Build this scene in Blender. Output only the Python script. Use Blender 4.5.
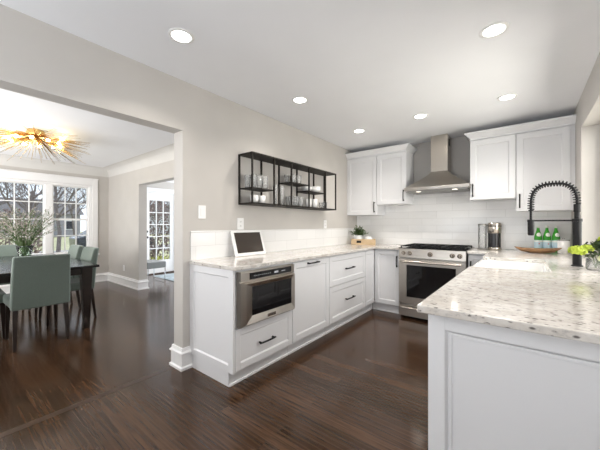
import bpy, bmesh, math, random
from mathutils import Vector, Matrix
random.seed(7)
PI = math.pi
S = bpy.context.scene
C = S.collection
for o in list(bpy.data.objects):
    bpy.data.objects.remove(o)

# ------------------------------------------------------------------ camera, sky, exposure
cam = bpy.data.cameras.new('camera')
cam.sensor_width = 36.0
cam.lens = 36.0 * 288.0 / 600.0
cam.clip_start = 0.05
cam.clip_end = 300
cam_o = bpy.data.objects.new('camera', cam)
C.objects.link(cam_o)
cam_o.location = (0, 0, 1.22)
cam_o.rotation_euler = (math.radians(90), 0, math.radians(38.1))
S.camera = cam_o

world = bpy.data.worlds.new('sky')
S.world = world
world.use_nodes = True
wn = world.node_tree.nodes
bg = wn['Background']
bg.inputs[0].default_value = (0.80, 0.89, 1.0, 1)
bg.inputs[1].default_value = 1.15

sun = bpy.data.lights.new('sun', 'SUN')
sun.energy = 2.2
sun.angle = math.radians(3)
sun.color = (1.0, 0.94, 0.85)
sun_o = bpy.data.objects.new('sun', sun)
C.objects.link(sun_o)
sun_o.rotation_euler = Vector((-0.75, 0.35, 1.0)).to_track_quat('Z', 'Y').to_euler()
# added fill lamps without windows: behind the camera, dining near side, far room
for nm, loc, aim, sx, sy, w, colr in (('fill_behind_camera', (-0.95, -2.1, 1.35), (0, 0.5, 1.0), 2.5, 2.0, 88, (0.90, 0.945, 1.0)),
                                ('fill_sink_window', (0.95, 2.95, 1.55), (-1, 0, 0.0), 1.6, 1.3, 38, (1.0, 0.94, 0.87)),  # added lamp outside the glass to boost the sink window's daylight
                                ('fill_dining', (-5.3, -1.5, 1.35), (-0.15, 1, 0.8), 3.0, 1.7, 155, (1.0, 0.985, 0.965)),
                                ('fill_far_room', (-5.0, 6.2, 1.4), (0, -1, 0.05), 3.8, 2.0, 115, (0.97, 0.98, 1.0))):
    L = bpy.data.lights.new(nm, 'AREA'); L.shape = 'RECTANGLE'; L.size = sx; L.size_y = sy; L.energy = w; L.color = colr
    lo = bpy.data.objects.new(nm, L); C.objects.link(lo); lo.location = loc
    lo.rotation_euler = (-Vector(aim)).to_track_quat('Z', 'Y').to_euler()
DOWNLIGHT_W = 3.6
BULB_W = 0.9

S.view_settings.view_transform = 'Standard'
S.view_settings.look = 'None'
S.view_settings.exposure = 0.50
S.view_settings.gamma = 1.0
S.view_settings.use_curve_mapping = False
try:
    S.cycles.use_denoising = True
    S.cycles.max_bounces = 14
    S.cycles.diffuse_bounces = 7
    S.cycles.glossy_bounces = 5
    S.cycles.transparent_max_bounces = 24
    S.cycles.caustics_reflective = False
    S.cycles.caustics_refractive = False
    S.cycles.sample_clamp_indirect = 6.0
except Exception:
    pass

# ------------------------------------------------------------------ materials
def mat(name, col, rough=0.5, metal=0.0, spec=0.5, emit=None, estr=0.0, coat=0.0):
    m = bpy.data.materials.new(name)
    m.use_nodes = True
    b = m.node_tree.nodes['Principled BSDF']
    b.inputs['Base Color'].default_value = (*col, 1)
    b.inputs['Roughness'].default_value = rough
    b.inputs['Metallic'].default_value = metal
    b.inputs['Specular IOR Level'].default_value = spec
    b.inputs['Coat Weight'].default_value = coat
    if emit:
        b.inputs['Emission Color'].default_value = (*emit, 1)
        b.inputs['Emission Strength'].default_value = estr
    return m

class NT:
    def __init__(s, m):
        s.t = m.node_tree; s.n = s.t.nodes; s.l = s.t.links
        s.b = s.n['Principled BSDF']
    def node(s, typ, **kw):
        x = s.n.new(typ)
        for k, v in kw.items(): setattr(x, k, v)
        return x
    def link(s, a, b): s.l.new(a, b)
    def ramp(s, fac, stops, interp='LINEAR'):
        r = s.node('ShaderNodeValToRGB'); r.color_ramp.interpolation = interp
        e = r.color_ramp.elements
        while len(e) < len(stops): e.new(0.5)
        for i, (p, c) in enumerate(stops):
            e[i].position = p; e[i].color = (*c, 1)
        s.link(fac, r.inputs[0]); return r.outputs[0]
    def mix(s, fac, a, b, blend='MIX'):
        x = s.node('ShaderNodeMix', data_type='RGBA', blend_type=blend)
        for sock, v in ((x.inputs[0], fac), (x.inputs[6], a), (x.inputs[7], b)):
            if hasattr(v, 'is_linked'): s.link(v, sock)
            elif isinstance(v, (int, float)): sock.default_value = v
            else: sock.default_value = (*v, 1)
        return x.outputs[2]
    def pos(s):
        return s.node('ShaderNodeNewGeometry').outputs['Position']
    def mapping(s, vec, scale=(1,1,1), loc=(0,0,0), rot=(0,0,0)):
        m = s.node('ShaderNodeMapping'); m.inputs['Scale'].default_value = scale
        m.inputs['Location'].default_value = loc; m.inputs['Rotation'].default_value = rot
        s.link(vec, m.inputs['Vector']); return m.outputs[0]
    def noise(s, vec, scale, detail=3, rough=0.5):
        n = s.node('ShaderNodeTexNoise'); n.inputs['Scale'].default_value = scale
        n.inputs['Detail'].default_value = detail; n.inputs['Roughness'].default_value = rough
        s.link(vec, n.inputs['Vector']); return n.outputs[0]
    def bump(s, h, strength=0.2, dist=0.01):
        b = s.node('ShaderNodeBump'); b.inputs['Strength'].default_value = strength
        b.inputs['Distance'].default_value = dist
        s.link(h, b.inputs['Height']); s.link(b.outputs[0], s.b.inputs['Normal'])

def painted(name, col, rough=0.6, amt=0.03, scale=3.0):
    m = mat(name, col, rough); t = NT(m)
    f = t.noise(t.pos(), scale, 2)
    lo = tuple(max(0, c*(1-amt)) for c in col); hi = tuple(min(1, c*(1+amt)) for c in col)
    t.link(t.ramp(f, [(0.3, lo), (0.7, hi)]), t.b.inputs['Base Color'])
    return m

M = {}
M['wall'] = painted('wall_paint', (0.545, 0.522, 0.492), 0.6)
M['ceil'] = painted('ceiling_paint', (0.855, 0.865, 0.89), 0.7, 0.01)
M['trim'] = painted('trim_paint', (0.86, 0.86, 0.86), 0.35, 0.01)
M['cab'] = painted('cabinet_paint', (0.76, 0.765, 0.78), 0.32, 0.01)
M['black'] = painted('black_metal', (0.009, 0.009, 0.010), 0.5, 0.2, 40)
M['bronze'] = painted('shelf_metal', (0.018, 0.015, 0.012), 0.55, 0.2, 30)
for k_ in ('black', 'bronze'): M[k_].node_tree.nodes['Principled BSDF'].inputs['Specular IOR Level'].default_value = 0.25
M['plastic'] = mat('white_plastic', (0.85, 0.85, 0.84), 0.3)
M['darkplastic'] = mat('dark_plastic', (0.015, 0.015, 0.017), 0.25)
M['blackglass'] = mat('black_glass', (0.006, 0.006, 0.007), 0.04, spec=0.6)
M['ceramic'] = mat('white_ceramic', (0.86, 0.86, 0.85), 0.12)
M['gold'] = mat('brass', (0.85, 0.60, 0.25), 0.25, 1.0)
M['chrome'] = mat('chrome', (0.8, 0.8, 0.8), 0.08, 1.0)
M['bulb'] = mat('bulb_glow', (1, 0.9, 0.7), 0.3, emit=(1.0, 0.80, 0.50), estr=14)
M['lens'] = mat('lamp_glow', (1, 1, 1), 0.3, emit=(1.0, 0.97, 0.92), estr=9)
M['darkwood'] = painted('espresso_wood', (0.022, 0.014, 0.011), 0.28, 0.3, 12)
M['screen'] = mat('screen_off', (0.045, 0.035, 0.028), 0.12)
M['dimlens'] = mat('hood_lamp_glow', (1, 1, 1), 0.3, emit=(1.0, 0.9, 0.75), estr=1.6)
M['rug'] = painted('rug_wool', (0.42, 0.49, 0.53), 0.9, 0.25, 9)
M['soil'] = painted('soil', (0.05, 0.035, 0.025), 0.9, 0.4, 40)

def steel(name, col, rough, axis):
    m = mat(name, col, rough, 1.0); t = NT(m)
    sc = {'x': (4, 4, 900), 'z': (900, 900, 4)}[axis]
    f = t.noise(t.mapping(t.pos(), sc), 1.0, 2)
    r = t.node('ShaderNodeMapRange'); r.inputs['To Min'].default_value = rough*0.98; r.inputs['To Max'].default_value = rough*1.02
    t.link(f, r.inputs['Value']); t.link(r.outputs[0], t.b.inputs['Roughness'])
    t.link(t.ramp(f, [(0.3, tuple(c*0.98 for c in col)), (0.7, col)]), t.b.inputs['Base Color'])
    return m
M['steel'] = steel('brushed_steel', (0.49, 0.455, 0.41), 0.30, 'x')
M['steelv'] = steel('brushed_steel_vertical', (0.55, 0.505, 0.445), 0.22, 'z')
M['steeldark'] = steel('steel_filter', (0.30, 0.29, 0.27), 0.4, 'x')

def glass(name, tint=(1, 1, 1), milk=0.0, ior=1.45, gl=1.0):
    m = bpy.data.materials.new(name); m.use_nodes = True
    n = m.node_tree.nodes; l = m.node_tree.links
    n.remove(n['Principled BSDF'])
    out = n['Material Output']
    tr = n.new('ShaderNodeBsdfTransparent'); tr.inputs[0].default_value = (*tint, 1)
    g = n.new('ShaderNodeBsdfGlossy'); g.inputs['Roughness'].default_value = 0.02
    fr = n.new('ShaderNodeFresnel'); fr.inputs[0].default_value = ior
    mx = n.new('ShaderNodeMixShader'); l.new(fr.outputs[0], mx.inputs[0]); l.new(tr.outputs[0], mx.inputs[1]); l.new(g.outputs[0], mx.inputs[2])
    last = mx
    if milk:
        d = n.new('ShaderNodeBsdfDiffuse'); d.inputs[0].default_value = (0.9, 0.92, 0.92, 1)
        m2 = n.new('ShaderNodeMixShader'); m2.inputs[0].default_value = milk
        l.new(mx.outputs[0], m2.inputs[1]); l.new(d.outputs[0], m2.inputs[2]); last = m2
    l.new(last.outputs[0], out.inputs['Surface'])
    return m
M['pane'] = glass('window_glass', (0.97, 0.98, 0.98), 0, 1.25)
M['glass'] = glass('drinking_glass', (1, 1, 1), 0.17, 1.16)
M['vaseglass'] = glass('vase_glass', (0.90, 0.96, 0.91), 0.03, 1.22)

def wood_floor():
    m = mat('walnut_floor', (0.1, 0.06, 0.04), 0.25); t = NT(m)
    p = t.pos()
    br = t.node('ShaderNodeTexBrick'); br.offset = 0.37; br.offset_frequency = 2
    br.inputs['Scale'].default_value = 1.0
    br.inputs['Brick Width'].default_value = 1.15
    br.inputs['Row Height'].default_value = 0.083
    br.inputs['Mortar Size'].default_value = 0.0012
    br.inputs['Mortar Smooth'].default_value = 0.3
    br.inputs['Color1'].default_value = (0, 0, 0, 1); br.inputs['Color2'].default_value = (1, 1, 1, 1)
    br.inputs['Mortar'].default_value = (0.5, 0.5, 0.5, 1)
    t.link(p, br.inputs['Vector'])
    # shift the grain from plank to plank
    add = t.node('ShaderNodeVectorMath', operation='ADD')
    sc = t.node('ShaderNodeVectorMath', operation='SCALE'); sc.inputs['Scale'].default_value = 7.0
    t.link(br.outputs['Color'], sc.inputs[0]); t.link(p, add.inputs[0]); t.link(sc.outputs[0], add.inputs[1])
    g1 = t.noise(t.mapping(add.outputs[0], (2.6, 48, 1)), 1.5, 5, 0.6)
    wv = t.node('ShaderNodeTexWave'); wv.wave_type = 'RINGS'; wv.inputs['Scale'].default_value = 1.1
    wv.inputs['Distortion'].default_value = 5.0; wv.inputs['Detail'].default_value = 3
    t.link(t.mapping(add.outputs[0], (0.9, 9, 1)), wv.inputs['Vector'])
    base = t.ramp(br.outputs['Color'], [(0.0, (0.036, 0.018, 0.009)), (0.5, (0.052, 0.026, 0.013)), (1.0, (0.082, 0.042, 0.022))])
    c = t.mix(t.ramp(g1, [(0.42, (0, 0, 0)), (0.68, (1, 1, 1))]), base, (0.026, 0.013, 0.007))
    c = t.mix(t.ramp(wv.outputs[0], [(0.0, (0.30, 0.30, 0.30)), (0.35, (0, 0, 0))]), c, (0.100, 0.056, 0.033))
    c = t.mix(br.outputs['Fac'], c, (0.022, 0.012, 0.007))
    t.link(c, t.b.inputs['Base Color'])
    r = t.node('ShaderNodeMapRange'); r.inputs['To Min'].default_value = 0.11; r.inputs['To Max'].default_value = 0.22
    t.link(g1, r.inputs['Value']); t.link(r.outputs[0], t.b.inputs['Roughness'])
    t.b.inputs['Specular IOR Level'].default_value = 0.4
    hm = t.mix(br.outputs['Fac'], g1, (0, 0, 0))
    t.bump(hm, 0.10, 0.0015)
    return m
M['floor'] = wood_floor()
M['threshold'] = painted('threshold_walnut', (0.046, 0.024, 0.013), 0.28, 0.35, 14)

def tile_mat(axis, rowh, w):
    m = mat('subway_tile', (0.8, 0.8, 0.8), 0.16); t = NT(m)
    sx = t.node('ShaderNodeSeparateXYZ'); t.link(t.pos(), sx.inputs[0])
    cb = t.node('ShaderNodeCombineXYZ'); t.link(sx.outputs[axis], cb.inputs[0])
    sub = t.node('ShaderNodeMath', operation='SUBTRACT'); sub.inputs[1].default_value = 0.914
    t.link(sx.outputs['Z'], sub.inputs[0]); t.link(sub.outputs[0], cb.inputs[1])
    br = t.node('ShaderNodeTexBrick'); br.offset = 0.5
    br.inputs['Scale'].default_value = 1
    br.inputs['Brick Width'].default_value = w; br.inputs['Row Height'].default_value = rowh
    br.inputs['Mortar Size'].default_value = 0.0022; br.inputs['Mortar Smooth'].default_value = 0.4
    br.inputs['Color1'].default_value = (0.80, 0.80, 0.795, 1); br.inputs['Color2'].default_value = (0.86, 0.86, 0.855, 1)
    br.inputs['Mortar'].default_value = (0.70, 0.70, 0.69, 1)
    t.link(cb.outputs[0], br.inputs['Vector'])
    t.link(br.outputs['Color'], t.b.inputs['Base Color'])
    inv = t.node('ShaderNodeMath', operation='SUBTRACT'); inv.inputs[0].default_value = 1
    t.link(br.outputs['Fac'], inv.inputs[1])
    n = t.noise(t.mapping(t.pos(), (3, 3, 9)), 2.5, 1)
    ad = t.node('ShaderNodeMath', operation='MULTIPLY_ADD'); t.link(n, ad.inputs[0]); ad.inputs[1].default_value = 0.9
    t.link(inv.outputs[0], ad.inputs[2])
    t.bump(ad.outputs[0], 0.35, 0.0025)
    return m
M['tilex'] = tile_mat('X', 0.1015, 0.405)
M['tiley'] = tile_mat('Y', 0.1205, 0.405)

def stone():
    m = mat('speckled_quartz', (0.8, 0.77, 0.73), 0.12); t = NT(m)
    p = t.pos()
    q = t.mapping(p, (0.75, 1.3, 1.3))
    a = t.noise(q, 11, 6, 0.65); b = t.noise(q, 42, 5, 0.7)
    d = t.noise(t.mapping(p, (1, 1, 1), (3, 5, 1)), 34, 3, 0.6)
    c = t.ramp(a, [(0.35, (0.56, 0.52, 0.475)), (0.5, (0.66, 0.63, 0.59)), (0.65, (0.73, 0.71, 0.68))])
    c = t.mix(t.ramp(b, [(0.53, (0, 0, 0)), (0.64, (0.8, 0.8, 0.8))]), c, (0.44, 0.42, 0.40))
    v = t.node('ShaderNodeTexVoronoi'); v.inputs['Scale'].default_value = 46
    t.link(t.mapping(p, (0.7, 1.4, 1.4)), v.inputs['Vector'])
    sp = t.mix(1.0, t.ramp(v.outputs['Distance'], [(0.20, (1, 1, 1)), (0.36, (0, 0, 0))]), t.ramp(d, [(0.47, (0, 0, 0)), (0.55, (0.9, 0.9, 0.9))]), 'MULTIPLY')
    c = t.mix(sp, c, (0.10, 0.09, 0.085))
    t.link(c, t.b.inputs['Base Color'])
    return m
M['stone'] = stone()

def fabric(name, col):
    m = mat(name, col, 0.85); t = NT(m)
    f = t.noise(t.pos(), 260, 2)
    t.link(t.ramp(f, [(0.35, tuple(c*0.85 for c in col)), (0.65, tuple(c*1.12 for c in col))]), t.b.inputs['Base Color'])
    t.bump(f, 0.15, 0.001)
    t.b.inputs['Sheen Weight'].default_value = 0.25
    return m
M['sage'] = fabric('sage_fabric', (0.150, 0.190, 0.165))
M['grayfab'] = fabric('grey_fabric', (0.22, 0.235, 0.235))

def woodgrain(name, c1, c2, scale=(30, 3, 30), rough=0.5):
    m = mat(name, c1, rough); t = NT(m)
    tc = t.node('ShaderNodeTexCoord').outputs['Object']
    f = t.noise(t.mapping(tc, scale), 1.5, 4, 0.6)
    t.link(t.ramp(f, [(0.3, c1), (0.7, c2)]), t.b.inputs['Base Color'])
    return m
M['bowlwood'] = woodgrain('dough_bowl_wood', (0.20, 0.10, 0.045), (0.44, 0.26, 0.13), (6, 50, 50))
M['cratewood'] = woodgrain('pine_crate', (0.50, 0.36, 0.20), (0.66, 0.50, 0.32), (4, 40, 60))
M['bark'] = woodgrain('bark', (0.13, 0.105, 0.10), (0.27, 0.23, 0.225), (14, 14, 3), 0.9)
M['stem'] = mat('green_stem', (0.08, 0.13, 0.04), 0.6)
def leafmat(name, a, b, sc=30):
    m = mat(name, a, 0.5); t = NT(m)
    t.link(t.ramp(t.noise(t.pos(), sc, 2), [(0.35, a), (0.65, b)]), t.b.inputs['Base Color'])
    return m
M['leaf'] = leafmat('leaf_green', (0.035, 0.075, 0.020), (0.11, 0.19, 0.05))
M['leafdark'] = leafmat('leaf_dark', (0.025, 0.045, 0.022), (0.09, 0.13, 0.05))
M['lime'] = leafmat('lime_petals', (0.36, 0.46, 0.03), (0.56, 0.66, 0.08), 60)
M['cream'] = leafmat('cream_petals', (0.55, 0.62, 0.36), (0.8, 0.82, 0.6), 60)
M['blossom'] = leafmat('pale_blossom', (0.33, 0.29, 0.25), (0.52, 0.47, 0.42), 80)
M['rust'] = leafmat('rust_leaves', (0.15, 0.10, 0.09), (0.34, 0.25, 0.23), 3)
M['grass'] = leafmat('winter_grass', (0.20, 0.22, 0.10), (0.36, 0.36, 0.18), 1.2)
M['snowyellow'] = leafmat('yellow_shrub', (0.50, 0.52, 0.10), (0.72, 0.70, 0.22), 6)
M['siding'] = painted('house_siding', (0.34, 0.33, 0.36), 0.7, 0.1, 2)
M['sidinglight'] = painted('house_siding_light', (0.62, 0.62, 0.66), 0.7, 0.06, 2)
M['roof'] = painted('shingles', (0.12, 0.115, 0.125), 0.9, 0.3, 9)
M['pavement'] = painted('asphalt', (0.30, 0.30, 0.31), 0.9, 0.1, 6)
M['carpaint'] = mat('car_paint', (0.03, 0.035, 0.05), 0.2, coat=0.6)
def bottle_glass():
    m = mat('green_bottle_glass', (0.03, 0.36, 0.05), 0.05); t = NT(m)
    t.b.inputs['Transmission Weight'].default_value = 0.35
    t.b.inputs['Base Color'].default_value = (0.05, 0.45, 0.03, 1)
    return m
M['green'] = bottle_glass()
M['labelblue'] = mat('label_blue', (0.50, 0.66, 0.74), 0.5)
M['labelwhite'] = mat('label_white', (0.82, 0.84, 0.80), 0.5)
M['red'] = mat('label_red', (0.55, 0.05, 0.04), 0.5)
M['silvercap'] = mat('bottle_cap', (0.72, 0.74, 0.70), 0.3, 0.6)
M['icon'] = mat('display_digits', (0.3, 0.3, 0.3), 0.5, emit=(0.5, 0.55, 0.6), estr=0.25)

# ------------------------------------------------------------------ mesh helpers
class MB:
    def __init__(s): s.bm = bmesh.new()
    def hexa(s, v):   # 8 verts: bottom 4 ccw, top 4 ccw
        b = [s.bm.verts.new(p) for p in v]
        for f in ((3,2,1,0),(4,5,6,7),(0,1,5,4),(1,2,6,5),(2,3,7,6),(3,0,4,7)):
            s.bm.faces.new([b[i] for i in f])
        return s
    def box(s, x0, x1, y0, y1, z0, z1):
        return s.hexa([(x0,y0,z0),(x1,y0,z0),(x1,y1,z0),(x0,y1,z0),(x0,y0,z1),(x1,y0,z1),(x1,y1,z1),(x0,y1,z1)])
    def prism(s, poly, z0, z1, axis='z'):
        def P(a, b, h):
            return {'z': (a, b, h), 'x': (h, a, b), 'y': (a, h, b)}[axis]
        lo = [s.bm.verts.new(P(a, b, z0)) for a, b in poly]
        hi = [s.bm.verts.new(P(a, b, z1)) for a, b in poly]
        n = len(poly)
        s.bm.faces.new(lo[::-1]); s.bm.faces.new(hi)
        for i in range(n): s.bm.faces.new([lo[i], lo[(i+1)%n], hi[(i+1)%n], hi[i]])
        return s
    def tube(s, pts, r, seg=8, caps=True):
        pts = [Vector(p) for p in pts]
        rs = r if isinstance(r, (list, tuple)) else [r]*len(pts)
        rings = []; up = None
        for i, p in enumerate(pts):
            a = pts[max(i-1, 0)]; b = pts[min(i+1, len(pts)-1)]
            d = (b-a).normalized()
            if up is None:
                up = Vector((0,0,1)) if abs(d.z) < 0.9 else Vector((1,0,0))
            side = d.cross(up)
            if side.length < 1e-5: side = d.cross(Vector((0.3,0.9,0.1)))
            side.normalize(); up = side.cross(d).normalized()
            rings.append([s.bm.verts.new(p + (side*math.cos(2*PI*k/seg) + up*math.sin(2*PI*k/seg))*rs[i]) for k in range(seg)])
        for A, B in zip(rings, rings[1:]):
            for k in range(seg):
                s.bm.faces.new([A[k], A[(k+1)%seg], B[(k+1)%seg], B[k]])
        if caps:
            s.bm.faces.new(rings[0][::-1]); s.bm.faces.new(rings[-1])
        return s
    def lathe(s, prof, seg=24, c=(0,0,0), close=False):
        rings = []
        for r, z in prof:
            if r < 1e-6: rings.append([s.bm.verts.new((c[0], c[1], c[2]+z))])
            else: rings.append([s.bm.verts.new((c[0]+r*math.cos(2*PI*k/seg), c[1]+r*math.sin(2*PI*k/seg), c[2]+z)) for k in range(seg)])
        for A, B in zip(rings, rings[1:]):
            for k in range(seg):
                k2 = (k+1) % seg
                if len(A) == 1 and len(B) == 1: continue
                if len(A) == 1: s.bm.faces.new([A[0], B[k2], B[k]])
                elif len(B) == 1: s.bm.faces.new([A[k], A[k2], B[0]])
                else: s.bm.faces.new([A[k], A[k2], B[k2], B[k]])
        return s
    def leaf(s, p, d, n, L, W):
        p = Vector(p); d = Vector(d).normalized(); n = Vector(n)
        sd = d.cross(n)
        if sd.length < 1e-4: sd = d.cross(Vector((1, 0.2, 0.1)))
        sd.normalize(); nn = sd.cross(d)
        a = s.bm.verts.new(p); b = s.bm.verts.new(p+d*L*0.5+sd*W*0.5+nn*L*0.06); c = s.bm.verts.new(p+d*L-nn*L*0.08); e = s.bm.verts.new(p+d*L*0.5-sd*W*0.5+nn*L*0.06)
        s.bm.faces.new([a, b, c, e]); return s
    def ball(s, c, r, sub=1, sq=(1,1,1)):
        t = bmesh.ops.create_icosphere(s.bm, subdivisions=sub, radius=r)
        for v in t['verts']: v.co = Vector((v.co.x*sq[0], v.co.y*sq[1], v.co.z*sq[2])) + Vector(c)
        return s
    def build(s, name, m, parent=None, smooth=False, bevel=0.0, seg=2, sub=0):
        bmesh.ops.recalc_face_normals(s.bm, faces=s.bm.faces)
        me = bpy.data.meshes.new(name); s.bm.to_mesh(me); s.bm.free()
        if isinstance(m, str): m = M[m]
        me.materials.append(m)
        if smooth:
            for p in me.polygons: p.use_smooth = True
        o = bpy.data.objects.new(name, me); C.objects.link(o)
        if parent: o.parent = parent
        if bevel:
            b = o.modifiers.new('bevel', 'BEVEL'); b.width = bevel; b.segments = seg; b.limit_method = 'ANGLE'; b.angle_limit = math.radians(40)
            b.harden_normals = False
        if sub:
            q = o.modifiers.new('sub', 'SUBSURF'); q.levels = sub; q.render_levels = sub
        return o

def autosmooth(o, ang=35):
    me = o.data
    bm = bmesh.new(); bm.from_mesh(me)
    for e in bm.edges:
        e.smooth = not (len(e.link_faces) == 2 and e.calc_face_angle(0) > math.radians(ang))
    for f in bm.faces: f.smooth = True
    bm.to_mesh(me); bm.free(); return o

def thing(name, label, cat, loc=(0,0,0), rz=0, group=None):
    o = bpy.data.objects.new(name, None); C.objects.link(o)
    o.empty_display_size = 0.1
    o.location = loc; o.rotation_euler = (0, 0, rz)
    o['label'] = label; o['category'] = cat
    if group: o['group'] = group
    return o
def tag(o, label, cat, group=None, kind=None):
    o['label'] = label; o['category'] = cat
    if group: o['group'] = group
    if kind: o['kind'] = kind
    return o
def struct(o, label=None, cat=None):
    o['kind'] = 'structure'
    if label: o['label'] = label
    if cat: o['category'] = cat
    return o
def sthing(name, label, cat, loc=(0,0,0), rz=0):
    return struct(thing(name, label, cat, loc, rz))
def dup(root, loc, rz=0, label=None, group=None):
    r = root.copy(); C.objects.link(r); r.location = loc; r.rotation_euler = (0, 0, rz)
    if label: r['label'] = label
    if group: r['group'] = group
    for ch in list(root.children):
        c = ch.copy(); C.objects.link(c); c.parent = r
        for g in list(ch.children):
            d = g.copy(); C.objects.link(d); d.parent = c
    return r

def wall_holes(u0, u1, z0, z1, holes, plane, axis):
    """wall slab; axis 'y' = runs along Y with x range plane; holes (u0,u1,z0,z1)"""
    us = sorted({u0, u1, *[h[0] for h in holes], *[h[1] for h in holes]})
    us = [u for u in us if u0 <= u <= u1]
    mb = MB()
    for a, b in zip(us, us[1:]):
        mid = (a+b)/2
        hs = sorted([(h[2], h[3]) for h in holes if h[0] < mid < h[1]])
        z = z0; parts = []
        for h in hs:
            if h[0] > z: parts.append((z, h[0]))
            z = h[1]
        if z < z1: parts.append((z, z1))
        for c, d in parts:
            if axis == 'y': mb.box(plane[0], plane[1], a, b, c, d)
            else: mb.box(a, b, plane[0], plane[1], c, d)
    bmesh.ops.remove_doubles(mb.bm, verts=mb.bm.verts, dist=1e-5)
    # drop inner faces shared by two boxes
    seen = {}
    for f in mb.bm.faces:
        k = tuple(sorted(v.index for v in f.verts)); 
    return mb

def sweep(path, prof, z=0):
    """profile (offset to the left of travel, height) swept along an XY path with mitres"""
    P = [Vector((a, b)) for a, b in path]; n = len(P); mb = MB(); rings = []
    for i in range(n):
        d0 = (P[i]-P[i-1]).normalized() if i else None
        d1 = (P[i+1]-P[i]).normalized() if i < n-1 else None
        if d0 is None: d0 = d1
        if d1 is None: d1 = d0
        n0 = Vector((-d0.y, d0.x)); n1 = Vector((-d1.y, d1.x))
        m = (n0+n1); m = m/(m.dot(n0)) if m.length > 1e-6 else n0
        rings.append([mb.bm.verts.new((P[i].x+m.x*o, P[i].y+m.y*o, z+h)) for o, h in prof])
    k = len(prof)
    for A, B in zip(rings, rings[1:]):
        for j in range(k): mb.bm.faces.new([A[j], A[(j+1)%k], B[(j+1)%k], B[j]])
    mb.bm.faces.new(rings[0][::-1]); mb.bm.faces.new(rings[-1])
    return mb

# ------------------------------------------------------------------ key dimensions
XL, XR, YB, H = -2.28, 0.41, 4.50, 2.44
XW = -7.23            # window wall of the dining room
YD = 2.39             # dining room wall
YN = -2.2

# ------------------------------------------------------------------ setting
struct(MB().box(XW-0.2, XR+0.3, YN, 6.4, -0.1, 0).build('floor', 'floor'), 'dark walnut plank floor', 'floor')
struct(MB().box(XW-0.2, XR+0.3, YN, 6.4, H, H+0.12).build('ceiling', 'ceil'), 'white ceiling', 'ceiling')
struct(MB().box(-2.42, -2.365, -1.2, 1.30, 0, 0.001).build('trim_1', 'threshold'), 'dark threshold board', 'trim')
# kitchen left wall with the wide opening to the dining room
struct(wall_holes(YN, 6.4, 0, H, [(-1.2, 1.302, 0, 2.02)], (-2.42, XL), 'y').build('wall_left', 'wall'), 'grey wall with a wide opening', 'wall')
struct(MB().box(XL, XR+0.3, YB, YB+0.14, 0, H).build('wall_back', 'wall'), 'grey kitchen back wall', 'wall')
WR = (2.20, 3.75, 0.883, 2.137)
struct(wall_holes(YN, YB, 0, H, [WR], (XR, XR+0.22), 'y').build('wall_right', 'wall'), 'wall right of the sink', 'wall')
struct(MB().box(XL, XR, YN-0.1, YN, 0, H).build('wall_behind', 'wall'), 'wall behind the camera', 'wall')
# dining room
WH = (-0.45, 2.08, 0.62, 2.05)
DH = (3.13, 3.96, 0.0, 2.05)
struct(wall_holes(YN, 6.4, 0, H, [WH, DH], (XW-0.16, XW), 'y').build('wall_far', 'wall'), 'far wall with window and glass door', 'wall')
struct(wall_holes(XW, -2.42, 0, H, [(-5.73, -3.4, 0, 1.985)], (YD, YD+0.15), 'x').build('wall_dining', 'wall'), 'dining room wall with a cased opening', 'wall')
struct(MB().box(XW, -2.42, -1.75, -1.6, 0, H).build('wall_near', 'wall'), 'dining room near wall', 'wall')

# coves of the dining ceiling
def cove_prof(r, n=8):
    pts = [(0, -r)]
    pts += [(r - r*math.cos(a*PI/2/n), -r + r*math.sin(a*PI/2/n)) for a in range(1, n)]
    pts += [(r, 0), (0, 0)]
    # concave quarter circle: centre at (r,-r)
    return pts
cv = sweep([(-2.42, YD), (XW, YD), (XW, -1.6)], [(o, h) for o, h in cove_prof(0.17)], H-0.0005)
cv = cv.build('trim_2', painted('cove_paint', (0.66, 0.65, 0.63), 0.6)); autosmooth(cv, 40); struct(cv, 'rounded ceiling cove', 'trim')

BASE = [(0.0005, 0), (0.030, 0), (0.030, 0.020), (0.020, 0.028), (0.018, 0.030), (0.018, 0.125), (0.028, 0.133), (0.028, 0.143), (0.016, 0.155), (0.012, 0.180), (0.0005, 0.180)]
struct(sweep([(-2.42, 2.385), (-2.42, 1.302), (XL, 1.302), (XL, 1.385)], [(-o, h) for o, h in BASE]).build('baseboard_left', 'trim') if False else
       sweep([(XL, 1.385), (XL, 1.302), (-2.42, 1.302), (-2.42, 2.36)], BASE).build('baseboard_left', 'trim'), 'white stepped baseboard around the wall end', 'baseboard')
struct(sweep([(-5.73, YD+0.15), (-5.73, YD), (XW, YD), (XW, -1.6)], BASE).build('baseboard_far', 'trim') if False else
       sweep([(XW, -1.6), (XW, YD), (-5.73, YD), (-5.73, YD+0.15), (XW, YD+0.15), (XW, DH[0]-0.09)], [(-o, h) for o, h in BASE][::-1]).build('baseboard_far', 'trim'), 'white stepped baseboard of the dining room', 'baseboard')

# crown line in the room beyond
struct(MB().prism([(XW+0.0005, H-0.001), (XW+0.12, H-0.001), (XW+0.0005, H-0.12)], YD+0.15, 6.4, 'y').build('trim_3', 'trim'), 'crown moulding in the far room', 'trim')

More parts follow.
